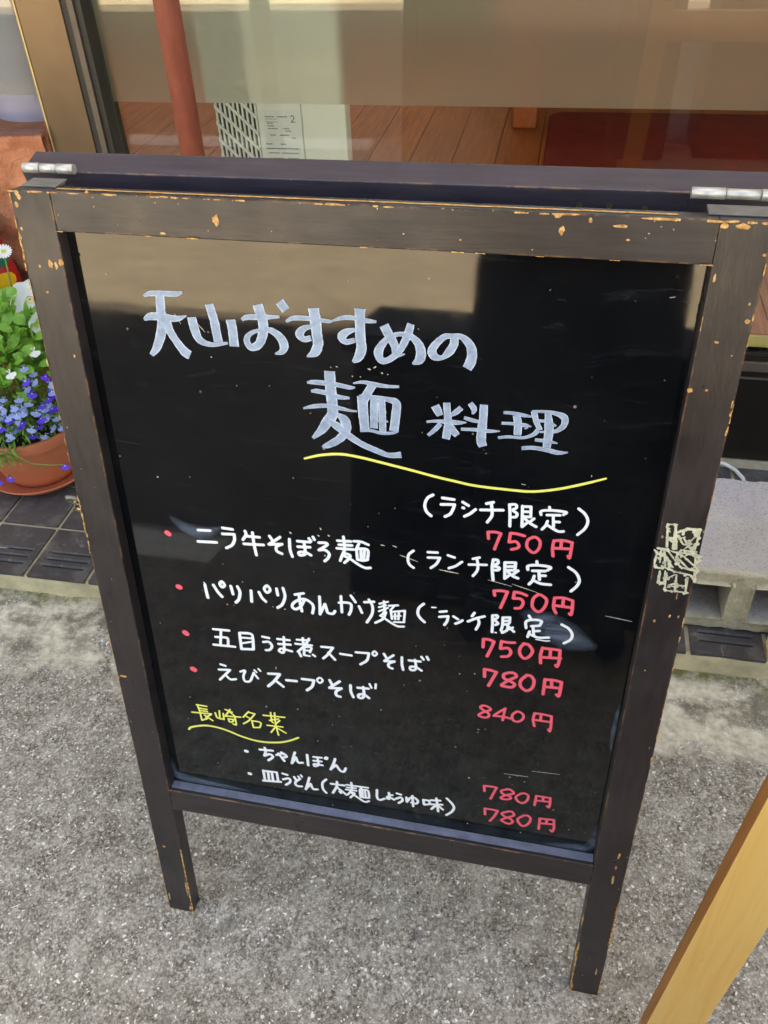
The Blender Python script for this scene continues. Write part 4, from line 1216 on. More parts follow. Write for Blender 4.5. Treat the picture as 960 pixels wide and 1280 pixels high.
CHIPS = [(-0.2289, 0.9836, 0.005, 0.0056), (-0.172, 0.9838, 0.0042, 0.0043), (-0.1191, 0.9644, 0.0055, 0.0088), (-0.1673, 0.9515, 0.005, 0.0019), (-0.2757, 0.9209, 0.0046, 0.007), (-0.2706, 0.9198, 0.0031, 0.0063), (-0.2654, 0.9228, 0.0046, 0.0056), (-0.2863, 0.9182, 0.0023, 0.0028), (-0.2937, 0.9793, 0.0037, 0.0058), (-0.2917, 0.9756, 0.0037, 0.0045), (-0.2956, 0.9691, 0.003, 0.0046), (-0.2961, 0.9495, 0.0023, 0.0027), (-0.2995, 0.942, 0.0031, 0.0041), (-0.2846, 0.8959, 0.0024, 0.0022), (-0.2708, 0.8376, 0.0016, 0.0031), (0.1492, 0.9788, 0.0052, 0.0028), (0.1531, 0.9686, 0.0041, 0.0069), (0.173, 0.9769, 0.0034, 0.004), (0.2015, 0.964, 0.0028, 0.0017), (0.1951, 0.9734, 0.0101, 0.0023), (0.2659, 0.9771, 0.0054, 0.0044), (0.2794, 0.9771, 0.0095, 0.0038), (0.297, 0.9579, 0.0027, 0.0022), (0.2666, 0.9395, 0.0022, 0.0059), (0.2958, 0.9088, 0.0039, 0.0037), (0.2775, 0.8912, 0.0034, 0.0019), (0.2649, 0.8506, 0.0042, 0.004), (0.2773, 0.8517, 0.0024, 0.002), (0.2947, 0.9221, 0.0017, 0.0018), (0.299, 0.8331, 0.0018, 0.0048), (0.2991, 0.8169, 0.0018, 0.0063), (0.2984, 0.842, 0.0012, 0.0068), (0.3014, 0.7224, 0.0032, 0.0032), (0.2664, 0.7128, 0.002, 0.0033), (0.2942, 0.6286, 0.0014, 0.0036), (0.2742, 0.6206, 0.0021, 0.0037), (0.2865, 0.6283, 0.0021, 0.0037), (0.2748, 0.5596, 0.0015, 0.002), (-0.2928, 0.4448, 0.0094, 0.0032), (-0.3042, 0.6519, 0.0028, 0.0081), (-0.3032, 0.6392, 0.0028, 0.0062), (-0.3002, 0.6794, 0.0018, 0.0078), (0.0779, 0.9581, 0.0024, 0.0012), (0.0124, 0.9801, 0.0031, 0.0018), (0.2889, 0.6517, 0.001, 0.008), (0.2886, 0.2832, 0.0025, 0.0124), (0.288, 0.2616, 0.0026, 0.0084), (0.2874, 0.2394, 0.0026, 0.0144), (0.2627, 0.154, 0.0018, 0.0254), (0.2626, 0.0868, 0.0019, 0.0237), (-0.2642, 0.1184, 0.0018, 0.0287), (-0.2668, 0.0565, 0.0019, 0.0304), (-0.2669, 0.0106, 0.0025, 0.0118), (-0.2959, 0.0294, 0.0019, 0.0175), (0.2658, 0.0123, 0.003, 0.0144), (0.2915, 0.0528, 0.0019, 0.0173), (-0.2877, 0.1404, 0.0036, 0.0035)]
SCRATCHES = [[0.0301, 0.65, 0.0476, 0.6448, 0.001], [0.0692, 0.6384, 0.0881, 0.6364, 0.0013], [0.1172, 0.6331, 0.1406, 0.6289, 0.0006], [0.1404, 0.6318, 0.1655, 0.6251, 0.0008], [0.2317, 0.6075, 0.2567, 0.6048, 0.0009], [0.151, 0.3681, 0.1777, 0.3692, 0.0009], [0.1813, 0.3792, 0.2118, 0.3813, 0.0005], [-0.0466, 0.6391, -0.0467, 0.6381, 0.0021], [-0.1733, 0.8792, -0.1686, 0.8701, 0.0006], [-0.1526, 0.8712, -0.1467, 0.8643, 0.0006], [-0.0278, 0.8416, -0.0263, 0.841, 0.001], [0.0009, 0.8417, 0.003, 0.8411, 0.0014], [0.0059, 0.8429, 0.008, 0.8445, 0.0011], [0.0129, 0.839, 0.0136, 0.8383, 0.0018], [0.0178, 0.8379, 0.0186, 0.838, 0.0011], [-0.0136, 0.8338, -0.0129, 0.8332, 0.0011], [-0.0064, 0.8337, -0.0057, 0.8338, 0.0011], [-0.0329, 0.8405, -0.0321, 0.8405, 0.0011], [0.1407, 0.7431, 0.1443, 0.7427, 0.0008], [-0.0501, 0.6711, -0.0494, 0.6693, 0.0016], [-0.053, 0.6622, -0.0514, 0.6615, 0.0018], [-0.0819, 0.6621, -0.0804, 0.6604, 0.0021], [-0.0423, 0.6636, -0.0407, 0.6629, 0.0018], [0.0109, 0.6596, 0.0149, 0.6592, 0.0012], [0.0229, 0.6603, 0.0269, 0.659, 0.0013], [-0.1157, 0.5112, -0.1148, 0.5113, 0.0009], [-0.2158, 0.7098, -0.2149, 0.7099, 0.0022], [-0.1813, 0.7137, -0.1804, 0.7138, 0.0009], [0.0943, 0.5077, 0.0952, 0.5078, 0.0017], [0.1102, 0.5107, 0.1111, 0.5108, 0.0017], [0.1119, 0.3522, 0.1124, 0.3523, 0.0023], [0.1138, 0.2732, 0.1143, 0.2733, 0.0019], [0.174, 0.3605, 0.1749, 0.3607, 0.0013], [0.1764, 0.2739, 0.1773, 0.2742, 0.0014], [0.1178, 0.4315, 0.1196, 0.4307, 0.0011], [0.1181, 0.4267, 0.1189, 0.4269, 0.001], [0.1256, 0.4332, 0.1265, 0.4334, 0.001], [0.2392, 0.9192, 0.2432, 0.9201, 0.0008], [0.0756, 0.5859, 0.076, 0.5859, 0.0008], [-0.1383, 0.5925, -0.1378, 0.5925, 0.0018], [-0.1588, 0.5595, -0.1583, 0.5596, 0.0019], [-0.107, 0.5646, -0.1065, 0.5647, 0.0018], [-0.0938, 0.5635, -0.0933, 0.5636, 0.0018], [-0.0884, 0.4193, -0.088, 0.4194, 0.0015], [0.0094, 0.4381, 0.0098, 0.4382, 0.0014], [-0.2323, 0.9112, -0.2321, 0.9105, 0.0012], [-0.1434, 0.8414, -0.143, 0.8415, 0.0012], [-0.1098, 0.4797, -0.1101, 0.4761, 0.0011]]
TAPE = [[2686, 7268, 2717, 7036], [2755, 7268, 2778, 7026], [2687, 7265, 2755, 7266], [2702, 7126, 2761, 7124], [2772, 7189, 2801, 7020], [2779, 7190, 2851, 7236], [2851, 7236, 2966, 7242], [2959, 7241, 2953, 7031], [2917, 7236, 2914, 7208], [2793, 7156, 2858, 7074, 2924, 7155, 2943, 7212], [2838, 7144, 2923, 7037, 2944, 7085], [2866, 7029, 2906, 7089], [2647, 7008, 2730, 7000, 2855, 6962, 3011, 6834], [2646, 6970, 2647, 6819, 2718, 6801], [2675, 6974, 2685, 6863], [2741, 6983, 2824, 6883, 2879, 6824], [2815, 6938, 2939, 6823], [2777, 6988, 2954, 6985, 3016, 6966], [2970, 6978, 2986, 6849], [2693, 6958, 2766, 6874, 2771, 6799], [2706, 6828, 2811, 6786, 2965, 6761, 3009, 6719], [2877, 6834, 3014, 6816], [2993, 6812, 3006, 6699], [2979, 6848, 3005, 6946], [2701, 6996, 2736, 6832], [2700, 6769, 2705, 6644], [2745, 6776, 2756, 6642], [2705, 6644, 2758, 6646], [2762, 6759, 2771, 6566], [2774, 6567, 2960, 6572], [2846, 6753, 2862, 6570], [2941, 6728, 2952, 6574], [2772, 6703, 2832, 6750], [2792, 6628, 2848, 6656], [2866, 6639, 2941, 6641], [2846, 7017, 2964, 7014]]

TILT = 0.15628; ct, st = math.cos(TILT), math.sin(TILT)
PSI = 0.02096
sign = tag(empty('menu_signboard', (0, 0, 0), -PSI), 'black folding menu signboard with worn dark brown wooden frame and handwritten Japanese dishes', 'signboard')
def F(x, s, d):           # front leaf: x across, s up the slope, d depth behind the front face
    return (x, s * st + d * ct, s * ct - d * st)
def leafbox(name, mat, fn, x0, x1, s0, s1, d0, d1, par, bev=0.0015):
    m = MB(); bev = min(bev, 0.0009); m.hexa([fn(x0, s0, d0), fn(x1, s0, d0), fn(x1, s0, d1), fn(x0, s0, d1), fn(x0, s1, d0), fn(x1, s1, d0), fn(x1, s1, d1), fn(x0, s1, d1)])
    return m.build(name, mat, par, bev)
HW, SW, H = 0.300, 0.0367, 0.981
front = sign
T = 0.022
leafbox('stile', M['stainV'], F, -HW, -HW + SW, 0.0, H, 0, T, front)
leafbox('stile', M['stainV'], F, HW - SW, HW, 0.0, H, 0, T, front)
leafbox('top_rail', M['stainH'], F, -HW + SW + 0.0002, HW - SW - 0.0002, 0.9485, H, 0.0003, T, front)
leafbox('bottom_rail', M['stainH'], F, -HW + SW + 0.0002, HW - SW - 0.0002, 0.2215, 0.2572, 0.0003, T, front)
DP_ = 0.016
def FP(x, s, d):          # the panel sits a little deeper at its foot than at its head
    return F(x, s, 0.0165 - (s - 0.2576) * 0.004 + d)
panel = leafbox('writing_panel', M['panel'], FP, -HW + SW + 0.0004, HW - SW - 0.0004, 0.2576, 0.9481, 0, 0.004, front, 0)
leafbox('ledge_strip', M['ledge'], F, -HW + SW + 0.0006, HW - SW - 0.0006, 0.2576, 0.2580, 0.005, 0.0160, front, 0)  # thin pale blue-grey strip along the bottom ledge

def catmull(P):
    if len(P) < 3: return P
    out = []; n = len(P)
    closed = P[0][:2] == P[-1][:2]
    for i in range(n - 1):
        p0 = P[i - 1] if i > 0 else (P[n - 2] if closed else [2 * a - b for a, b in zip(P[0], P[1])])
        p1, p2 = P[i], P[i + 1]
        p3 = P[i + 2] if i + 2 < n else (P[1] if closed else [2 * a - b for a, b in zip(P[n - 1], P[n - 2])])
        for k in range(6):
            t = k / 6; out.append([0.5 * (2 * b + (c - a) * t + (2 * a - 5 * b + 4 * c - d) * t * t + (3 * b - a - 3 * c + d) * t ** 3) for a, b, c, d in zip(p0, p1, p2, p3)])
    out.append(list(P[-1])); return out
class Ribbon:
    def __init__(s, fn): s.v = []; s.f = []; s.uv = []; s.fn = fn; s.k = 0
    def add(s, pts, d0, cap=True, wob=0.05, dstep=0.000012):
        P = catmull(pts); d = d0 - s.k * dstep; s.k += 1
        n = len(P); L = []; Rr = []
        for i, p in enumerate(P):
            a = P[max(i - 1, 0)]; b = P[min(i + 1, n - 1)]
            dx, dy = b[0] - a[0], b[1] - a[1]; l = math.hypot(dx, dy) or 1e-9
            nx, ny = -dy / l, dx / l; h = max(p[2], 1e-5) * 0.5 * (1 + wob * noise.noise(Vector((p[0] * 900, p[1] * 900, s.k))))
            L.append((p[0] + nx * h, p[1] + ny * h)); Rr.append((p[0] - nx * h, p[1] - ny * h))
        base = len(s.v)
        for i in range(n):
            s.v += [s.fn(L[i][0], L[i][1], d), s.fn(P[i][0], P[i][1], d - 0.00008), s.fn(Rr[i][0], Rr[i][1], d)]
        for i in range(n - 1):
            for k in (0, 1):
                a = base + i * 3 + k; s.f.append((a, a + 1, a + 4, a + 3))
                u0, u1 = i / n, (i + 1) / n; v0, v1 = k * 0.5, k * 0.5 + 0.5
                s.uv += [(u0, v0), (u0, v1), (u1, v1), (u1, v0)]
        if cap:
            for end in (0, n - 1):
                p = P[end]; l = L[end]; a0 = math.atan2(l[1] - p[1], l[0] - p[0]); h = math.hypot(l[1] - p[1], l[0] - p[0])
                sgn = 1 if end == 0 else -1
                c = len(s.v); s.v.append(s.fn(p[0], p[1], d - 0.00008)); K = 7
                for k in range(K + 1):
                    a = a0 + sgn * math.pi * k / K; s.v.append(s.fn(p[0] + h * math.cos(a), p[1] + h * math.sin(a), d))
                for k in range(K):
                    s.f.append((c, c + 1 + k, c + 2 + k) if sgn > 0 else (c, c + 2 + k, c + 1 + k)); s.uv += [(0, 0.5), (0, 1), (0, 1)]
    def build(s, name, mat, par):
        me = bpy.data.meshes.new(name); me.from_pydata(s.v, [], s.f); me.update(); me.materials.append(mat)
        ul = me.uv_layers.new(name='UVMap')
        for i, uv in enumerate(s.uv): ul.data[i].uv = uv
        o = bpy.data.objects.new(name, me); COL.objects.link(o); o.parent = par; return o
for name, colr, strokes in LETTERING:
    if name == 'bullet':
        for p in strokes:
            rb = Ribbon(FP); rb.add([[p[i] * 1e-4, p[i + 1] * 1e-4, p[i + 2] * 1e-4] for i in range(0, len(p), 3)], -0.00025); rb.build('bullet', M[colr], panel)
        continue
    rb = Ribbon(FP)
    for p in strokes:
        pts = [[p[i] * 1e-4, p[i + 1] * 1e-4, p[i + 2] * (1e-4 if colr == 'title' else 1.12e-4)] for i in range(0, len(p), 3)]
        rb.add(pts, -0.00025, cap=(colr != 'title'), wob=0.10 if colr == 'title' else 0.07)
    rb.build(name, M[colr], panel)
rb = Ribbon(FP)
for (x0, s0, x1, s1, w_) in SCRATCHES:
    w_ = max(w_, 0.0007); rb.add([[x0, s0, w_ * 0.6], [(x0 + x1) / 2 + 0.0002, (s0 + s1) / 2, w_], [x1, s1, w_ * 0.5]], -0.0001, True, 0.5)
rs = random.Random(11)
for k in range(60):
    x = rs.uniform(-.25, .25); s_ = rs.uniform(.28, .93); w_ = rs.uniform(0.0003, 0.0007); a = rs.uniform(0, 6.28); l = rs.choice([0.0004, 0.0006, 0.001, 0.0005])
    if l > 0.002: w_ = 0.00025
    rb.add([[x, s_, w_], [x + l * math.cos(a), s_ + l * math.sin(a), w_]], -0.00006, True, 0.4)
o = rb.build('scratches', M['scratch'], panel); o['kind'] = 'stuff'
# wiped dust smears
def smear(x0, x1, s0, s1, rot=0.0):
    m = MB(); cx, cs = (x0 + x1) / 2, (s0 + s1) / 2; c, s = math.cos(rot), math.sin(rot); q = []
    for (a, b) in ((x0, s0), (x1, s0), (x1, s1), (x0, s1)):
        dx, ds = a - cx, b - cs; q.append(FP(cx + dx * c - ds * s, cs + dx * s + ds * c, -0.00004))
    m.quad(*q); o = m.build('chalk_smear', M['dust'], panel)
    ul = o.data.uv_layers.new(name='UVMap')
    for i, uv in enumerate(((0, 0), (1, 0), (1, 1), (0, 1))): ul.data[i].uv = uv
rb = Ribbon(FP); rb.add([[-.211, .667, .006], [-.199, .655, .013], [-.184, .649, .018], [-.168, .651, .014], [-.154, .658, .004]], -0.00004, False, 0.1); rb.build('chalk_smear', M['dust'], panel)
rb = Ribbon(FP); rb.add([[.150, .600, .012], [.175, .590, .032], [.20, .575, .036], [.228, .566, .010]], -0.00004, False, 0.1); rb.build('chalk_smear', M['dust'], panel)
for P_ in ([[-.2625, .30, .008], [-.258, .27, .016], [-.22, .264, .012], [-.16, .262, .006]], [[.2, .262, .006], [.235, .264, .012], [.258, .272, .014], [.261, .31, .006]], [[.260, .42, .002], [.259, .46, .006], [.260, .50, .002]]):
    rb = Ribbon(FP); rb.add(P_, -0.00004, False, 0.1); rb.build('chalk_smear', M['dust'], panel)

# chips of paint knocked off the frame
m = MB(); rs = random.Random(5)
def chip(x, s, rx, rs_, dz=-0.00035):
    n = 11; c = len(m.v); x = min(max(x, -HW + 0.0003), HW - 0.0003); m.v.append(F(x, s, dz - 0.0001))
    ph = rs.uniform(0, 6)
    for k in range(n):
        a = 2 * math.pi * k / n; q = 0.75 + 0.5 * rs.random()
        xx = min(max(x + rx * q * math.cos(a), -HW), HW); m.v.append(F(xx, min(s + rs_ * q * math.sin(a), H), dz + 0.0002))
    for k in range(n): m.f.append((c, c + 1 + k, c + 1 + (k + 1) % n))
for (x, s_, rx, rz_) in CHIPS: chip(x, s_, rx * 0.5, rz_ * 0.5)
for k in range(22):      # fine nicks, denser near the outer edges
    side = rs.choice([-1, 1]); e = rs.random() ** 2 * SW
    chip(side * (HW - e), rs.uniform(0.02, 0.975), rs.uniform(.0003, .0008), rs.uniform(.0004, .0012))
for k in range(26):
    chip(rs.uniform(-.28, .28), H - rs.random() ** 2 * 0.03, rs.uniform(.0003, .0009), rs.uniform(.0003, .0007))
for k in range(14):      # worn arrises
    side = rs.choice([-1, 1]); chip(side * (HW - 0.0005), rs.uniform(0.02, 0.97), 0.0009, rs.uniform(.002, .008))
for k in range(8):
    chip(rs.uniform(-.29, .29), H - 0.0007, rs.uniform(.002, .008), 0.0009)
o = m.build('paint_chips', M['chip'], sign); o['kind'] = 'stuff'
# long bare line on the top edge
m = MB()
for (a, b) in ((-0.262, -0.03), (-0.03, 0.10), (0.10, 0.235)):
    N = 24; c0 = len(m.v)
    for i in range(N + 1):
        x = a + (b - a) * i / N; q = 0.0012 * noise.noise(Vector((x * 60, 1, 1)))
        m.v += [F(x, H + 0.0004, 0.008 + q), F(x, H + 0.0004, 0.0125 + q * 1.6)]
    for i in range(N): k = c0 + i * 2; m.f.append((k, k + 2, k + 3, k + 1))
o = m.build('bare_edge', M['chip'], sign); o['kind'] = 'stuff'

# bare wood showing along worn arrises
rb = Ribbon(F)
def arris(x0, s0, x1, s1, dens=0.6, w_=0.0011):
    n = max(2, int(math.hypot(x1 - x0, s1 - s0) / 0.009)); 
    for i in range(n):
        if rs.random() > dens: continue
        a, c = i / n, min(1.0, (i + rs.uniform(0.5, 1.1)) / n); mid = (a + c) / 2
        q = [[x0 + (x1 - x0) * t_, s0 + (s1 - s0) * t_, w_ * rs.uniform(.35, 1.3)] for t_ in (a, mid, c)]
        rb.add(q, -0.0003, True, 0.8)
XI = HW - SW
arris(-XI - .0006, 0.0, -XI - .0006, 0.14, 0.97, .0022); arris(-HW + .0006, 0.0, -HW + .0006, 0.09, 0.6); arris(-HW, 0.0022, -XI, 0.0022, 1.0, .0016)
arris(XI + .0006, 0.0, XI + .0006, 0.11, 0.95, .0022); arris(HW - .0006, 0.0, HW - .0006, 0.04, 0.8); arris(XI, 0.0022, HW, 0.0022, 1.0, .0016)
arris(HW - .0006, 0.10, HW - .0006, 0.19, 0.9, .0022); arris(-HW + .0006, 0.30, -HW + .0006, 0.98, 0.22, .0009); arris(HW - .0006, 0.30, HW - .0006, 0.98, 0.25, .0009)
arris(-HW + .0006, 0.86, -HW + .0006, 0.978, 0.35, .0012); arris(-HW, H - .0007, HW, H - .0007, 0.3, 0.001); arris(0.2, H - .0009, HW, H - .0009, 0.45, 0.0016)
arris(XI + .0004, 0.86, XI + .0004, 0.93, 0.3, .0008); arris(-XI, 0.9492, XI, 0.9492, 0.10, 0.0008)
o = rb.build('worn_edges', M['chip'], sign); o['kind'] = 'stuff'
# peeling tape
rb = Ribbon(F)
for p in TAPE:
    pts = [[p[i] * 1e-4, p[i + 1] * 1e-4, rs.uniform(0.0011, 0.0024)] for i in range(0, len(p), 2)]
    pts = [q if k % 2 == 0 else [q[0], q[1], q[2] * 1.2] for k, q in enumerate(pts)]
    rb.add(pts, -0.0004, True, 0.9)
for p in TAPE:
    n = len(p) // 2
    for i in range(n - 1):
        for k in range(3):
            t_ = rs.random(); x = (p[2 * i] + (p[2 * i + 2] - p[2 * i]) * t_) * 1e-4 + rs.gauss(0, .0008); s_ = (p[2 * i + 1] + (p[2 * i + 3] - p[2 * i + 1]) * t_) * 1e-4 + rs.gauss(0, .0008)
            rb.add([[x, s_, rs.uniform(.0008, .003)], [x + rs.gauss(0, .0012), s_ + rs.gauss(0, .0012), rs.uniform(.0006, .002)]], -0.0004, True, 0.9)
rb.build('tape_residue', M['tape'], sign)

# eye hook on the left edge
hk = empty('hook'); hk.parent = sign
hm = MB(); c = Vector(F(-0.3, 0.668, 0.011))
pts = [c + Vector((0.004, 0, 0)), c + Vector((-0.006, 0, 0.001)), c + Vector((-0.013, -0.001, 0.004)), c + Vector((-0.018, -0.002, 0.008)), c + Vector((-0.016, -0.004, 0.0125)), c + Vector((-0.009, -0.005, 0.014)), c + Vector((0.0, -0.006, 0.013))]
bpy.data.objects.remove(hk)
hm.tube(pts, 0.0022, 8); hkp = hm.build('hook', M['steel_w'], sign, smooth=True)
hm = MB(); hm.tube([c + Vector((-0.004, 0.0, -0.006)), c + Vector((-0.011, -0.001, -0.004)), c + Vector((-0.012, -0.001, 0.004)), c + Vector((-0.007, -0.001, 0.009))], [0.0035, 0.0032, 0.0028, 0.002], 8); hm.build('eye_screw', M['brass'], hkp, smooth=True)

# rear leaf
T2 = math.radians(14); cb2, sb2 = math.cos(T2), math.sin(T2); YT, ZT = 0.2005, 0.9695
yaw = math.radians(0.7)
def Bk(x, s, d):          # s measured down from the top, d away from the front leaf
    y = YT + s * sb2 + d * cb2; z = ZT - s * cb2 + d * sb2; x = x - 0.008
    return (x, y + x * math.tan(yaw), z)
TB = 0.030
def bbox_(name, mat, x0, x1, s0, s1, d0, d1):
    return leafbox(name, mat, Bk, x0, x1, s1, s0, d0, d1, sign, 0.0018)
bbox_('rear_top_rail', M['stainB'], -HW - 0.006, HW + 0.024, 0.0, 0.036, 0.0, TB)
bbox_('rear_stile', M['stainV'], -HW, -HW + SW, 0.0362, 0.975, 0.0003, TB - 0.004)
bbox_('rear_stile', M['stainV'], HW - SW, HW, 0.0362, 0.975, 0.0003, TB - 0.004)
bbox_('rear_bottom_rail', M['stainH'], -HW + SW + .0002, HW - SW - .0002, 0.72, 0.757, 0.0003, TB - 0.004)
bbox_('rear_panel', M['panel'], -HW + SW + .0002, HW - SW - .0002, 0.0365, 0.7196, 0.008, 0.014)
for (x, s_) in ((0.195, 0.014), (0.222, 0.016), (0.172, 0.015)):
    m = MB(); p = Vector(Bk(x, s_, 0.0)); m.tube([p, p + Vector((0, -0.0012, 0))], 0.0026, 10); m.build('screw_head', M['brass'], sign)

# hinges: knuckles on the pin line, leaves screwed to both top edges
def hinge(x0, x1):
    ym, zm = 0.1925, 0.9735
    m = MB(); xa, xb = x0 + 0.012, x1 - 0.004
    m.hexa([F(xa, H + 0.0003, 0.0125), F(xb, H + 0.0003, 0.0125), F(xb, H + 0.0003, 0.026), F(xa, H + 0.0003, 0.026), F(xa, H + 0.0015, 0.0125), F(xb, H + 0.0015, 0.0125), F(xb, H + 0.0040, 0.032), F(xa, H + 0.0040, 0.032)])
    h = m.build('hinge', M['steel_w'], sign, 0.0003)
    L = (x1 - x0) / 3
    for k in range(3):
        m = MB(); dy = (x0 + x1) / 2 * math.tan(yaw) - (0.004 if x0 > 0 else -0.004)
        r = 0.0042 if k != 1 else 0.0038
        m.tube([(x0 + k * L + 0.0003, ym + dy, zm), (x0 + (k + 1) * L - 0.0003, ym + dy, zm)], r, 18); o = m.build('knuckle', M['steel'], h)
        for p in o.data.polygons: p.use_smooth = len(p.vertices) == 4
hinge(-0.308, -0.260); hinge(0.244, 0.318)

# ------------------------------------------------------------------ flower pot
PC = Vector((-0.955, 0.900, 0.0387))
pot = tag(empty('flower_pot', PC), 'terracotta coloured bowl pot with saucer at the left edge on the dark tiles', 'flower pot')
m = MB(); m.lathe([(0.0, 0.012), (0.075, 0.012), (0.086, 0.03), (0.104, 0.09), (0.111, 0.118), (0.1125, 0.124), (0.122, 0.126), (0.1265, 0.150), (0.1255, 0.153), (0.119, 0.153), (0.112, 0.128), (0.10, 0.09), (0.0, 0.09)], (0, 0, 0), 72)
m.build('bowl', M['terra'], pot, smooth=True).modifiers.new('es', 'EDGE_SPLIT').split_angle = math.radians(38)
m = MB(); m.lathe([(0.0, 0.0), (0.088, 0.0), (0.098, 0.006), (0.122, 0.027), (0.124, 0.0305), (0.1215, 0.0312), (0.097, 0.010), (0.0, 0.008)], (0, 0, 0), 72)
m.build('saucer', M['terra'], pot, smooth=True)
m = MB(); m.lathe([(0.112, 0.134), (0.06, 0.142), (0.0, 0.145)], (0, 0, 0), 40); m.build('soil', M['soil'], pot, smooth=True)

EC = Vector((-0.975, 0.90, 0.29)); ER = Vector((0.155, 0.14, 0.19))
pl = tag(empty('flowering_plant', PC + Vector((0, 0, 0.14))), 'green potted plants with white petunias and violet and pale blue lobelia', 'plant')
pinv = Matrix.Translation(-(PC + Vector((0, 0, 0.14))))
def add_leaf(m, p, d, nrm, L, w_, curl=0.2):
    d = d.normalized(); s = d.cross(nrm).normalized(); nn = s.cross(d).normalized()
    b = len(m.v); prof = [(0, 0.05), (0.3, 0.8), (0.6, 1.0), (0.85, 0.6), (1.0, 0.02)]
    for (t, q) in prof:
        c = p + d * (L * t) - nn * (curl * L * t * t)
        m.v += [tuple(c + s * (w_ * q * 0.5) + nn * 0.12 * w_ * q), tuple(c), tuple(c - s * (w_ * q * 0.5) + nn * 0.12 * w_ * q)]
    for i in range(4):
        for k in (0, 1): a = b + i * 3 + k; m.f.append((a, a + 1, a + 4, a + 3))
rs = random.Random(21)
def shell(zlo, zhi, rmin=0.55, rmax=1.0):
    while True:
        v = Vector((rs.gauss(0, 1), rs.gauss(0, 1), rs.gauss(0, 1))).normalized()
        r = rs.uniform(rmin, rmax); p = EC + Vector((v.x * ER.x, v.y * ER.y, v.z * ER.z)) * r
        if zlo < p.z < zhi: return p, v
mb = MB()
for k in range(620):
    p, v = shell(0.32, 0.49, 0.4, 1.0)
    d = (v + Vector((rs.gauss(0, .6), rs.gauss(0, .6), rs.gauss(0, .4))))
    add_leaf(mb, p - PC - Vector((0, 0, 0.14)), d, Vector((rs.gauss(0, .4), rs.gauss(0, .4) - 0.5, 1)), rs.uniform(0.022, 0.040), rs.uniform(0.016, 0.027), 0.25)
o = mb.build('broad_leaves', M['leaf'], pl, smooth=True); o['kind'] = 'stuff'
mb = MB()
for k in range(1500):
    p, v = shell(0.165, 0.40, 0.45, 1.0)
    d = (v * 0.6 + Vector((rs.gauss(0, .8), rs.gauss(0, .8), rs.gauss(0, .5))))
    add_leaf(mb, p - PC - Vector((0, 0, 0.14)), d, Vector((rs.gauss(0, .5), rs.gauss(0, .5) - 0.3, 1)), rs.uniform(0.012, 0.024), rs.uniform(0.003, 0.0065), 0.3)
for k in range(500):
    a = rs.uniform(math.radians(185), math.radians(365)); r = rs.uniform(0.05, 0.122)
    p = Vector((r * math.cos(a), r * math.sin(a), rs.uniform(0.018, 0.075)))
    add_leaf(mb, p, Vector((math.cos(a), math.sin(a), rs.gauss(0, .5))) + Vector((rs.gauss(0, .5), rs.gauss(0, .5), 0)), Vector((rs.gauss(0, .4), -0.3, 1)), rs.uniform(0.012, 0.022), rs.uniform(0.003, 0.006), 0.3)
o = mb.build('fine_leaves', M['leaf2'], pl, smooth=True); o['kind'] = 'stuff'
mb = MB()
root = Vector((0, 0, 0))
for k in range(150):
    p, v = shell(0.2, 0.46, 0.6, 1.0); q = p - PC - Vector((0, 0, 0.14)); mid = q * 0.5 + Vector((0, 0, 0.02)) + Vector((rs.gauss(0, .01), rs.gauss(0, .01), 0))
    mb.tube([Vector((q.x * .3, q.y * .3, -0.02)), mid, q], [0.0012, 0.0010, 0.0007], 5, False)
TR = [(-0.944, 0.775, 0.119), (-0.802, 0.775, 0.167), (-0.975, 0.775, 0.107)]
for t in ((-0.944, 0.775, 0.119), (-0.975, 0.775, 0.107)):
    t = Vector(t) - PC - Vector((0, 0, .14)); mb.tube([(t.x * .8, t.y * .7, 0.02), (t.x * .95, t.y * 1.0, 0.0), tuple(t)], 0.0009, 5, False)
t = Vector((-0.802, 0.775, 0.167)) - PC - Vector((0, 0, .14))
mb.tube([(0.01, -0.11, 0.02), (0.035, -0.128, 0.008), (0.08, -0.132, -0.012), (0.12, -0.128, -0.014), tuple(t)], [0.0014, .0013, .0012, .001, .0008], 6, False)
mb.build('stems', M['stem'], pl, smooth=True)['kind'] = 'stuff'
# hanging sprig of thin leaves over the rim
mb = MB()
for k in range(46):
    c = Vector((0.045 - 0.05 * rs.random(), -0.125 - 0.012 * rs.random(), 0.02 - 0.035 * rs.random()))
    add_leaf(mb, c, Vector((rs.gauss(0, 1), -0.5 + rs.gauss(0, .3), rs.gauss(0, .6))), Vector((0, -0.6, 1)), rs.uniform(0.012, 0.022), rs.uniform(0.003, 0.005), 0.2)
mb.build('trailing_leaves', M['leaf2'], pl, smooth=True)

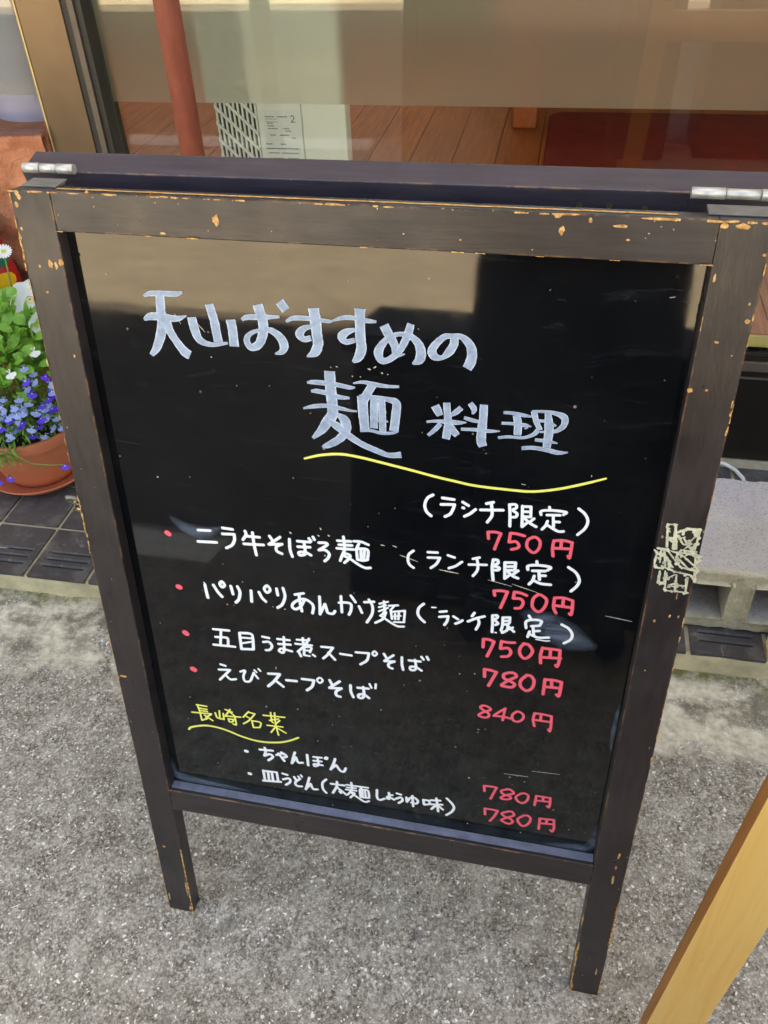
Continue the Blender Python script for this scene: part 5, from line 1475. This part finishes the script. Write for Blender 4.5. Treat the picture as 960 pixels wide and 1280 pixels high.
def petalmesh(kind, size, mats):
    me = bpy.data.meshes.new(kind); V = []; Fc = []; MI = []
    def petal(a, L, w_, cup, mi=0, r0=0.08, notch=0.0):
        b = len(V); d = Vector((math.cos(a), math.sin(a), 0)); s = Vector((-math.sin(a), math.cos(a), 0))
        pr = [(r0, .18), (.4, .55), (.7, 1.0), (.92, .85), (1.0, .45)]
        for (t, q) in pr:
            z = cup * t * t
            for e in (-1, -.5, 0, .5, 1):
                ex = -notch * L * (1 - abs(e)) if t == 1.0 else 0
                c = d * (L * t + ex) + s * (w_ * .5 * q * e); V.append((c.x, c.y, z + 0.04 * size * (e * e) * t))
        for i in range(4):
            for k in range(4): q = b + i * 5 + k; Fc.append((q, q + 5, q + 6, q + 1)); MI.append(mi)
    if kind == 'lobelia_bloom':
        for a in (-90, -38, -142): petal(math.radians(a), size, size * .78, -0.12 * size)
        for a in (62, 118): petal(math.radians(a), size * .62, size * .28, 0.25 * size)
        b = len(V)
        for k in range(6):
            a = k * math.pi / 3; V.append((0.12 * size * math.cos(a), 0.12 * size * math.sin(a) - .05 * size, 0.10 * size))
        Fc.append(tuple(range(b, b + 6))); MI.append(1)
    elif kind == 'petunia_bloom':
        for k in range(5): petal(math.radians(72 * k + 18), size, size * 1.32, 0.18 * size, notch=0.06)
        b = len(V)
        for k in range(10):
            a = k * math.pi / 5; V.append((0.2 * size * math.cos(a), 0.2 * size * math.sin(a), 0.05 * size))
        V.append((0, 0, -0.12 * size))
        for k in range(10): Fc.append((b + k, b + (k + 1) % 10, b + 10)); MI.append(1)
    else:
        for k in range(18): petal(math.radians(20 * k), size, size * .26, 0.1 * size)
        b = len(V)
        for k in range(10):
            a = k * math.pi / 5; V.append((0.25 * size * math.cos(a), 0.25 * size * math.sin(a), 0.12 * size))
        Fc.append(tuple(range(b, b + 10))); MI.append(1)
    me.from_pydata(V, [], Fc); me.update()
    for mt_ in mats: me.materials.append(mt_)
    for p, mi in zip(me.polygons, MI): p.material_index = mi; p.use_smooth = True
    return me
lobv = petalmesh('lobelia_bloom', 0.0105, (M['petal_v'], M['petal_w']))
lobb = petalmesh('lobelia_bloom', 0.0105, (M['petal_b'], M['petal_w']))
lobw = petalmesh('lobelia_bloom', 0.0125, (M['petal_w'], M['petal_w']))
petu = petalmesh('petunia_bloom', 0.028, (M['petal_w'], M['eye_y']))
dais = petalmesh('daisy_bloom', 0.017, (M['petal_w'], M['eye_y']))
def bloom(me, p, face, roll=0.0, s=1.0, name=None):
    o = bpy.data.objects.new(name or me.name.split('.')[0], me); COL.objects.link(o); o.parent = pl
    o.rotation_euler = (Vector(face).to_track_quat('Z', 'Y') @ Euler((0, 0, roll)).to_quaternion()).to_euler()
    o.location = Vector(p) - PC - Vector((0, 0, .14)); o.scale = (s, s, s); return o
view = (CAM - EC).normalized()
violet = [(-0.86, 0.814, 0.341), (-0.836, 0.847, 0.334), (-0.854, 0.814, 0.314), (-0.847, 0.821, 0.283), (-0.839, 0.836, 0.266), (-0.855, 0.815, 0.255), (-0.882, 0.791, 0.257), (-0.899, 0.779, 0.273), (-0.831, 0.849, 0.291), (-0.838, 0.835, 0.29), (-0.886, 0.789, 0.252)]
light = [(-0.86, 0.824, 0.365), (-0.85, 0.824, 0.334), (-0.873, 0.796, 0.312), (-0.884, 0.787, 0.296), (-0.874, 0.794, 0.281), (-0.84, 0.842, 0.24), (-0.845, 0.852, 0.211), (-0.873, 0.802, 0.238), (-0.908, 0.781, 0.234), (-0.895, 0.782, 0.319), (-0.899, 0.778, 0.279), (-0.833, 0.849, 0.318), (-0.833, 0.845, 0.301), (-0.861, 0.806, 0.297), (-0.856, 0.811, 0.273), (-0.902, 0.776, 0.294), (-0.883, 0.787, 0.28), (-0.864, 0.823, 0.208)]
for lst, me in ((violet, lobv), (light, lobb)):
    for p in lst:
        n = (Vector(p) - EC).normalized()
        bloom(me, Vector(p) + n * 0.006, n * 0.5 + view + Vector((rs.gauss(0, .3), rs.gauss(0, .3), rs.gauss(0, .3))), rs.uniform(-.7, .7), rs.uniform(0.85, 1.12))
for k in range(34):
    a = rs.uniform(math.radians(225), math.radians(375)); r = rs.uniform(0.085, 0.13)
    p = PC + Vector((r * math.cos(a), r * math.sin(a), rs.uniform(0.168, 0.235)))
    bloom(rs.choice([lobv, lobb, lobb]), p, Vector((math.cos(a), math.sin(a), 0.9)) + Vector((rs.gauss(0, .3), rs.gauss(0, .3), .2)), rs.uniform(-.9, .9), rs.uniform(.85, 1.15))
for k in range(70):
    p, v = shell(0.17, 0.36, 0.95, 1.04)
    if v.y > 0.5: continue
    bloom(rs.choice([lobv, lobb, lobb]), p, v + view * 0.5 + Vector((rs.gauss(0, .3), rs.gauss(0, .3), .2)), rs.uniform(-.9, .9), rs.uniform(.8, 1.1))
for t in ((-0.944, 0.772, 0.119), (-0.802, 0.772, 0.167), (-0.975, 0.772, 0.107)): bloom(lobv, t, (0.3, -1, 0.6), rs.uniform(-.3, .3), 0.95)
bloom(petu, (-0.896, 0.965, 0.440), (0.25, -0.8, 0.6), 0.2, 1.35); bloom(petu, (-0.862, 0.925, 0.408), (0.6, -0.5, 0.35), 0.8, 0.8)
bloom(dais, (-0.934, 0.985, 0.532), (0.3, -0.5, 0.9), 0.0)
bloom(lobw, (-0.845, 0.855, 0.386), (0.4, -0.8, 0.6), 0.1); bloom(lobw, (-0.874, 0.800, 0.366), (0.2, -0.8, 0.6), 0.4)
m = MB(); q = Vector((-0.934, 0.985, 0.53)) - PC - Vector((0, 0, .14)); m.tube([(q.x, q.y - .03, 0.16), (q.x - .003, q.y - .01, 0.27), tuple(q)], 0.0016, 6, False); m.build('daisy_stem', M['stem'], pl, smooth=True)
for (x, y, z) in ((-0.885, 0.94, 0.405), (-0.95, 0.90, 0.45)):
    q = Vector((x, y, z)) - PC - Vector((0, 0, .14)); m = MB(); m.tube([q, q + Vector((0.001, -0.003, 0.008)), q + Vector((0.001, -0.005, 0.018)), q + Vector((0, -0.006, 0.026))], [0.0025, 0.006, 0.0055, 0.001], 8); m.build('petunia_bud', M['bud'], pl, smooth=True)

# small painted plaque against the stucco
pq = tag(empty('garden_ornament', (-1.03, 1.06, 0.0387)), 'glossy red ornament with yellow and green paint behind the plants', 'ornament')
m = MB(); m.lathe([(0.0, 0.0), (0.035, 0.0), (0.045, 0.02), (0.042, 0.20), (0.052, 0.30), (0.050, 0.40), (0.036, 0.48), (0.022, 0.53), (0.0, 0.545)], (0, 0, 0), 32); m.build('red_body', M['plq_red'], pq, smooth=True)
def patch(name, mat, a0, a1, z0, z1, r):
    m = MB(); N = 8; K = 6
    for i in range(N + 1):
        for k in range(K + 1):
            a = math.radians(a0 + (a1 - a0) * i / N); t = k / K; e = math.sqrt(max(0.0, 1 - (2 * i / N - 1) ** 2)); zm = (z0 + z1) / 2; z = zm + (t - .5) * (z1 - z0) * (0.25 + 0.75 * e)
            m.v.append((r * math.cos(a), r * math.sin(a), z))
    for i in range(N):
        for k in range(K): a = i * (K + 1) + k; m.f.append((a, a + K + 1, a + K + 2, a + 1))
    m.build(name, mat, pq, smooth=True)
patch('yellow_spot', M['plq_y'], -75, -5, 0.385, 0.425, 0.0535); patch('green_band', M['plq_g'], -80, -2, 0.435, 0.462, 0.0505); patch('black_mark', M['plq_k'], -70, -20, 0.335, 0.36, 0.0545)

# ------------------------------------------------------------------ street side, seen mirrored: added dark boxes, then the photographer
pk = tag(empty('blocker_box', (0.06, -1.08, 0)), 'added unseen dark box on the road edge behind the camera', 'blocker')  # added boxes, they darken what the window mirrors
box('blocker_body', M['boxgrey'], -0.36, 0.50, -0.16, 0.16, 0.002, 0.60, pk, 0.012)
box('blocker_rim', M['boxgrey'], -0.38, 0.52, -0.18, 0.18, 0.601, 0.64, pk, 0.008)
pk2 = tag(empty('blocker_box', (1.18, -1.12, 0)), 'second added unseen dark box further right on the road edge', 'blocker')
box('blocker_body', M['boxgrey'], -0.50, 0.50, -0.16, 0.16, 0.002, 0.60, pk2, 0.012)
box('blocker_rim', M['boxgrey'], -0.52, 0.52, -0.18, 0.18, 0.601, 0.64, pk2, 0.008)

# the photographer, mirrored in the panel
pe = tag(empty('person', (0.17, -0.84, 0)), 'person in black clothes holding a phone, mirrored in the signboard', 'person')
def skin(name, mat, joints, edges, par, sub=2):
    me = bpy.data.meshes.new(name); me.from_pydata([j[0] for j in joints], edges, []); me.update()
    o = bpy.data.objects.new(name, me); COL.objects.link(o); o.parent = par
    o.modifiers.new('skin', 'SKIN'); me.materials.append(mat)
    sv = me.skin_vertices[0].data if me.skin_vertices else None
    if sv is None:
        bpy.context.view_layer.objects.active = o; o.select_set(True)
        sv = me.skin_vertices[0].data if me.skin_vertices else None
    if sv:
        for k, j in enumerate(joints): sv[k].radius = (j[1], j[2] if len(j) > 2 else j[1]); sv[k].use_root = (k == 0)
    s = o.modifiers.new('sub', 'SUBSURF'); s.levels = sub; s.render_levels = sub
    for p in me.polygons: p.use_smooth = True
    o.modifiers['skin'].use_smooth_shade = True
    return o
J = [((0, 0, 0.93), .14, .10), ((0, 0, 1.12), .13, .09), ((0, 0.01, 1.32), .15, .10), ((0, 0.02, 1.42), .06), ((0, 0.03, 1.49), .05), ((0, 0.05, 1.58), .085, .095), ((0, 0.05, 1.68), .07, .08),
     ((-.09, 0, .86), .085), ((-.12, .02, .48), .058), ((-.13, -.01, .09), .042), ((-.15, .12, .04), .035),
     ((.09, 0, .86), .085), ((.12, .02, .48), .058), ((.13, -.01, .09), .042), ((.15, .12, .04), .035),
     ((-.19, .01, 1.38), .055), ((-.24, .10, 1.12), .042), ((-.10, .27, 1.18), .03),
     ((.19, .01, 1.38), .055), ((.24, .10, 1.12), .042), ((.08, .27, 1.18), .03)]
E_ = [(0, 1), (1, 2), (2, 3), (3, 4), (4, 5), (5, 6), (0, 7), (7, 8), (8, 9), (9, 10), (0, 11), (11, 12), (12, 13), (13, 14), (2, 15), (15, 16), (16, 17), (2, 18), (18, 19), (19, 20)]
body = skin('body', M['trouser'], J, E_, pe)
def hand(side):
    root = Vector((-.10 if side < 0 else .08, .27, 1.18)); m = []
    joints = [(tuple(root), .028, .016), (tuple(root + Vector((0.0, .035, .012))), .032, .013), (tuple(root + Vector((0, .065, .02))), .03, .011)]
    edges = [(0, 1), (1, 2)]
    for k, (dx, L) in enumerate(((-.024, .060), (-.008, .070), (.008, .066), (.024, .052))):
        b = root + Vector((dx, .072, .022)); i = len(joints); sx = -side
        joints += [(tuple(b), .009), (tuple(b + Vector((sx * L * .35, L * .35, .008))), .0085), (tuple(b + Vector((sx * L * .8, L * .2, .014))), .0075)]
        edges += [(2, i), (i, i + 1), (i + 1, i + 2)]
    i = len(joints); b = root + Vector((-side * .03, .03, .02))
    joints += [(tuple(b), .012), (tuple(b + Vector((-side * .02, .02, .03))), .010), (tuple(b + Vector((-side * .03, .03, .045))), .008)]
    edges += [(1, i), (i, i + 1), (i + 1, i + 2)]
    skin('hand', M['skin'], joints, edges, pe, 1)
hand(-1); hand(1)
m = MB(); m.lathe([(0.20, 0.50), (0.205, 0.52), (0.20, 0.80), (0.185, 1.0), (0.175, 1.15), (0.18, 1.30), (0.13, 1.40), (0.07, 1.44)], (0, 0.0, 0), 40)
m.v = [(x, y * 0.62, z) for x, y, z in m.v]
m.build('coat', M['trouser'], pe, smooth=True)
m = MB(); m.lathe([(0.0, 1.74), (0.05, 1.735), (0.088, 1.69), (0.1, 1.62), (0.095, 1.56), (0.07, 1.54)], (0, 0.03, 0), 24); m.build('hair', M['hair'], pe, smooth=True)
ph = tag(empty('phone'), 'dark phone held up by the person taking the picture', 'phone')
ph.matrix_world = Matrix.Translation(CAM) @ Rm.to_4x4()
box('phone_body', M['phone'], -0.035, 0.035, -0.125, 0.012, 0.016, 0.024, ph, 0.002)

tris = 0
for o in bpy.data.objects:
    if o.type == 'MESH': tris += sum(len(p.vertices) - 2 for p in o.data.polygons)
print('objects', len(bpy.data.objects), 'tris', tris)
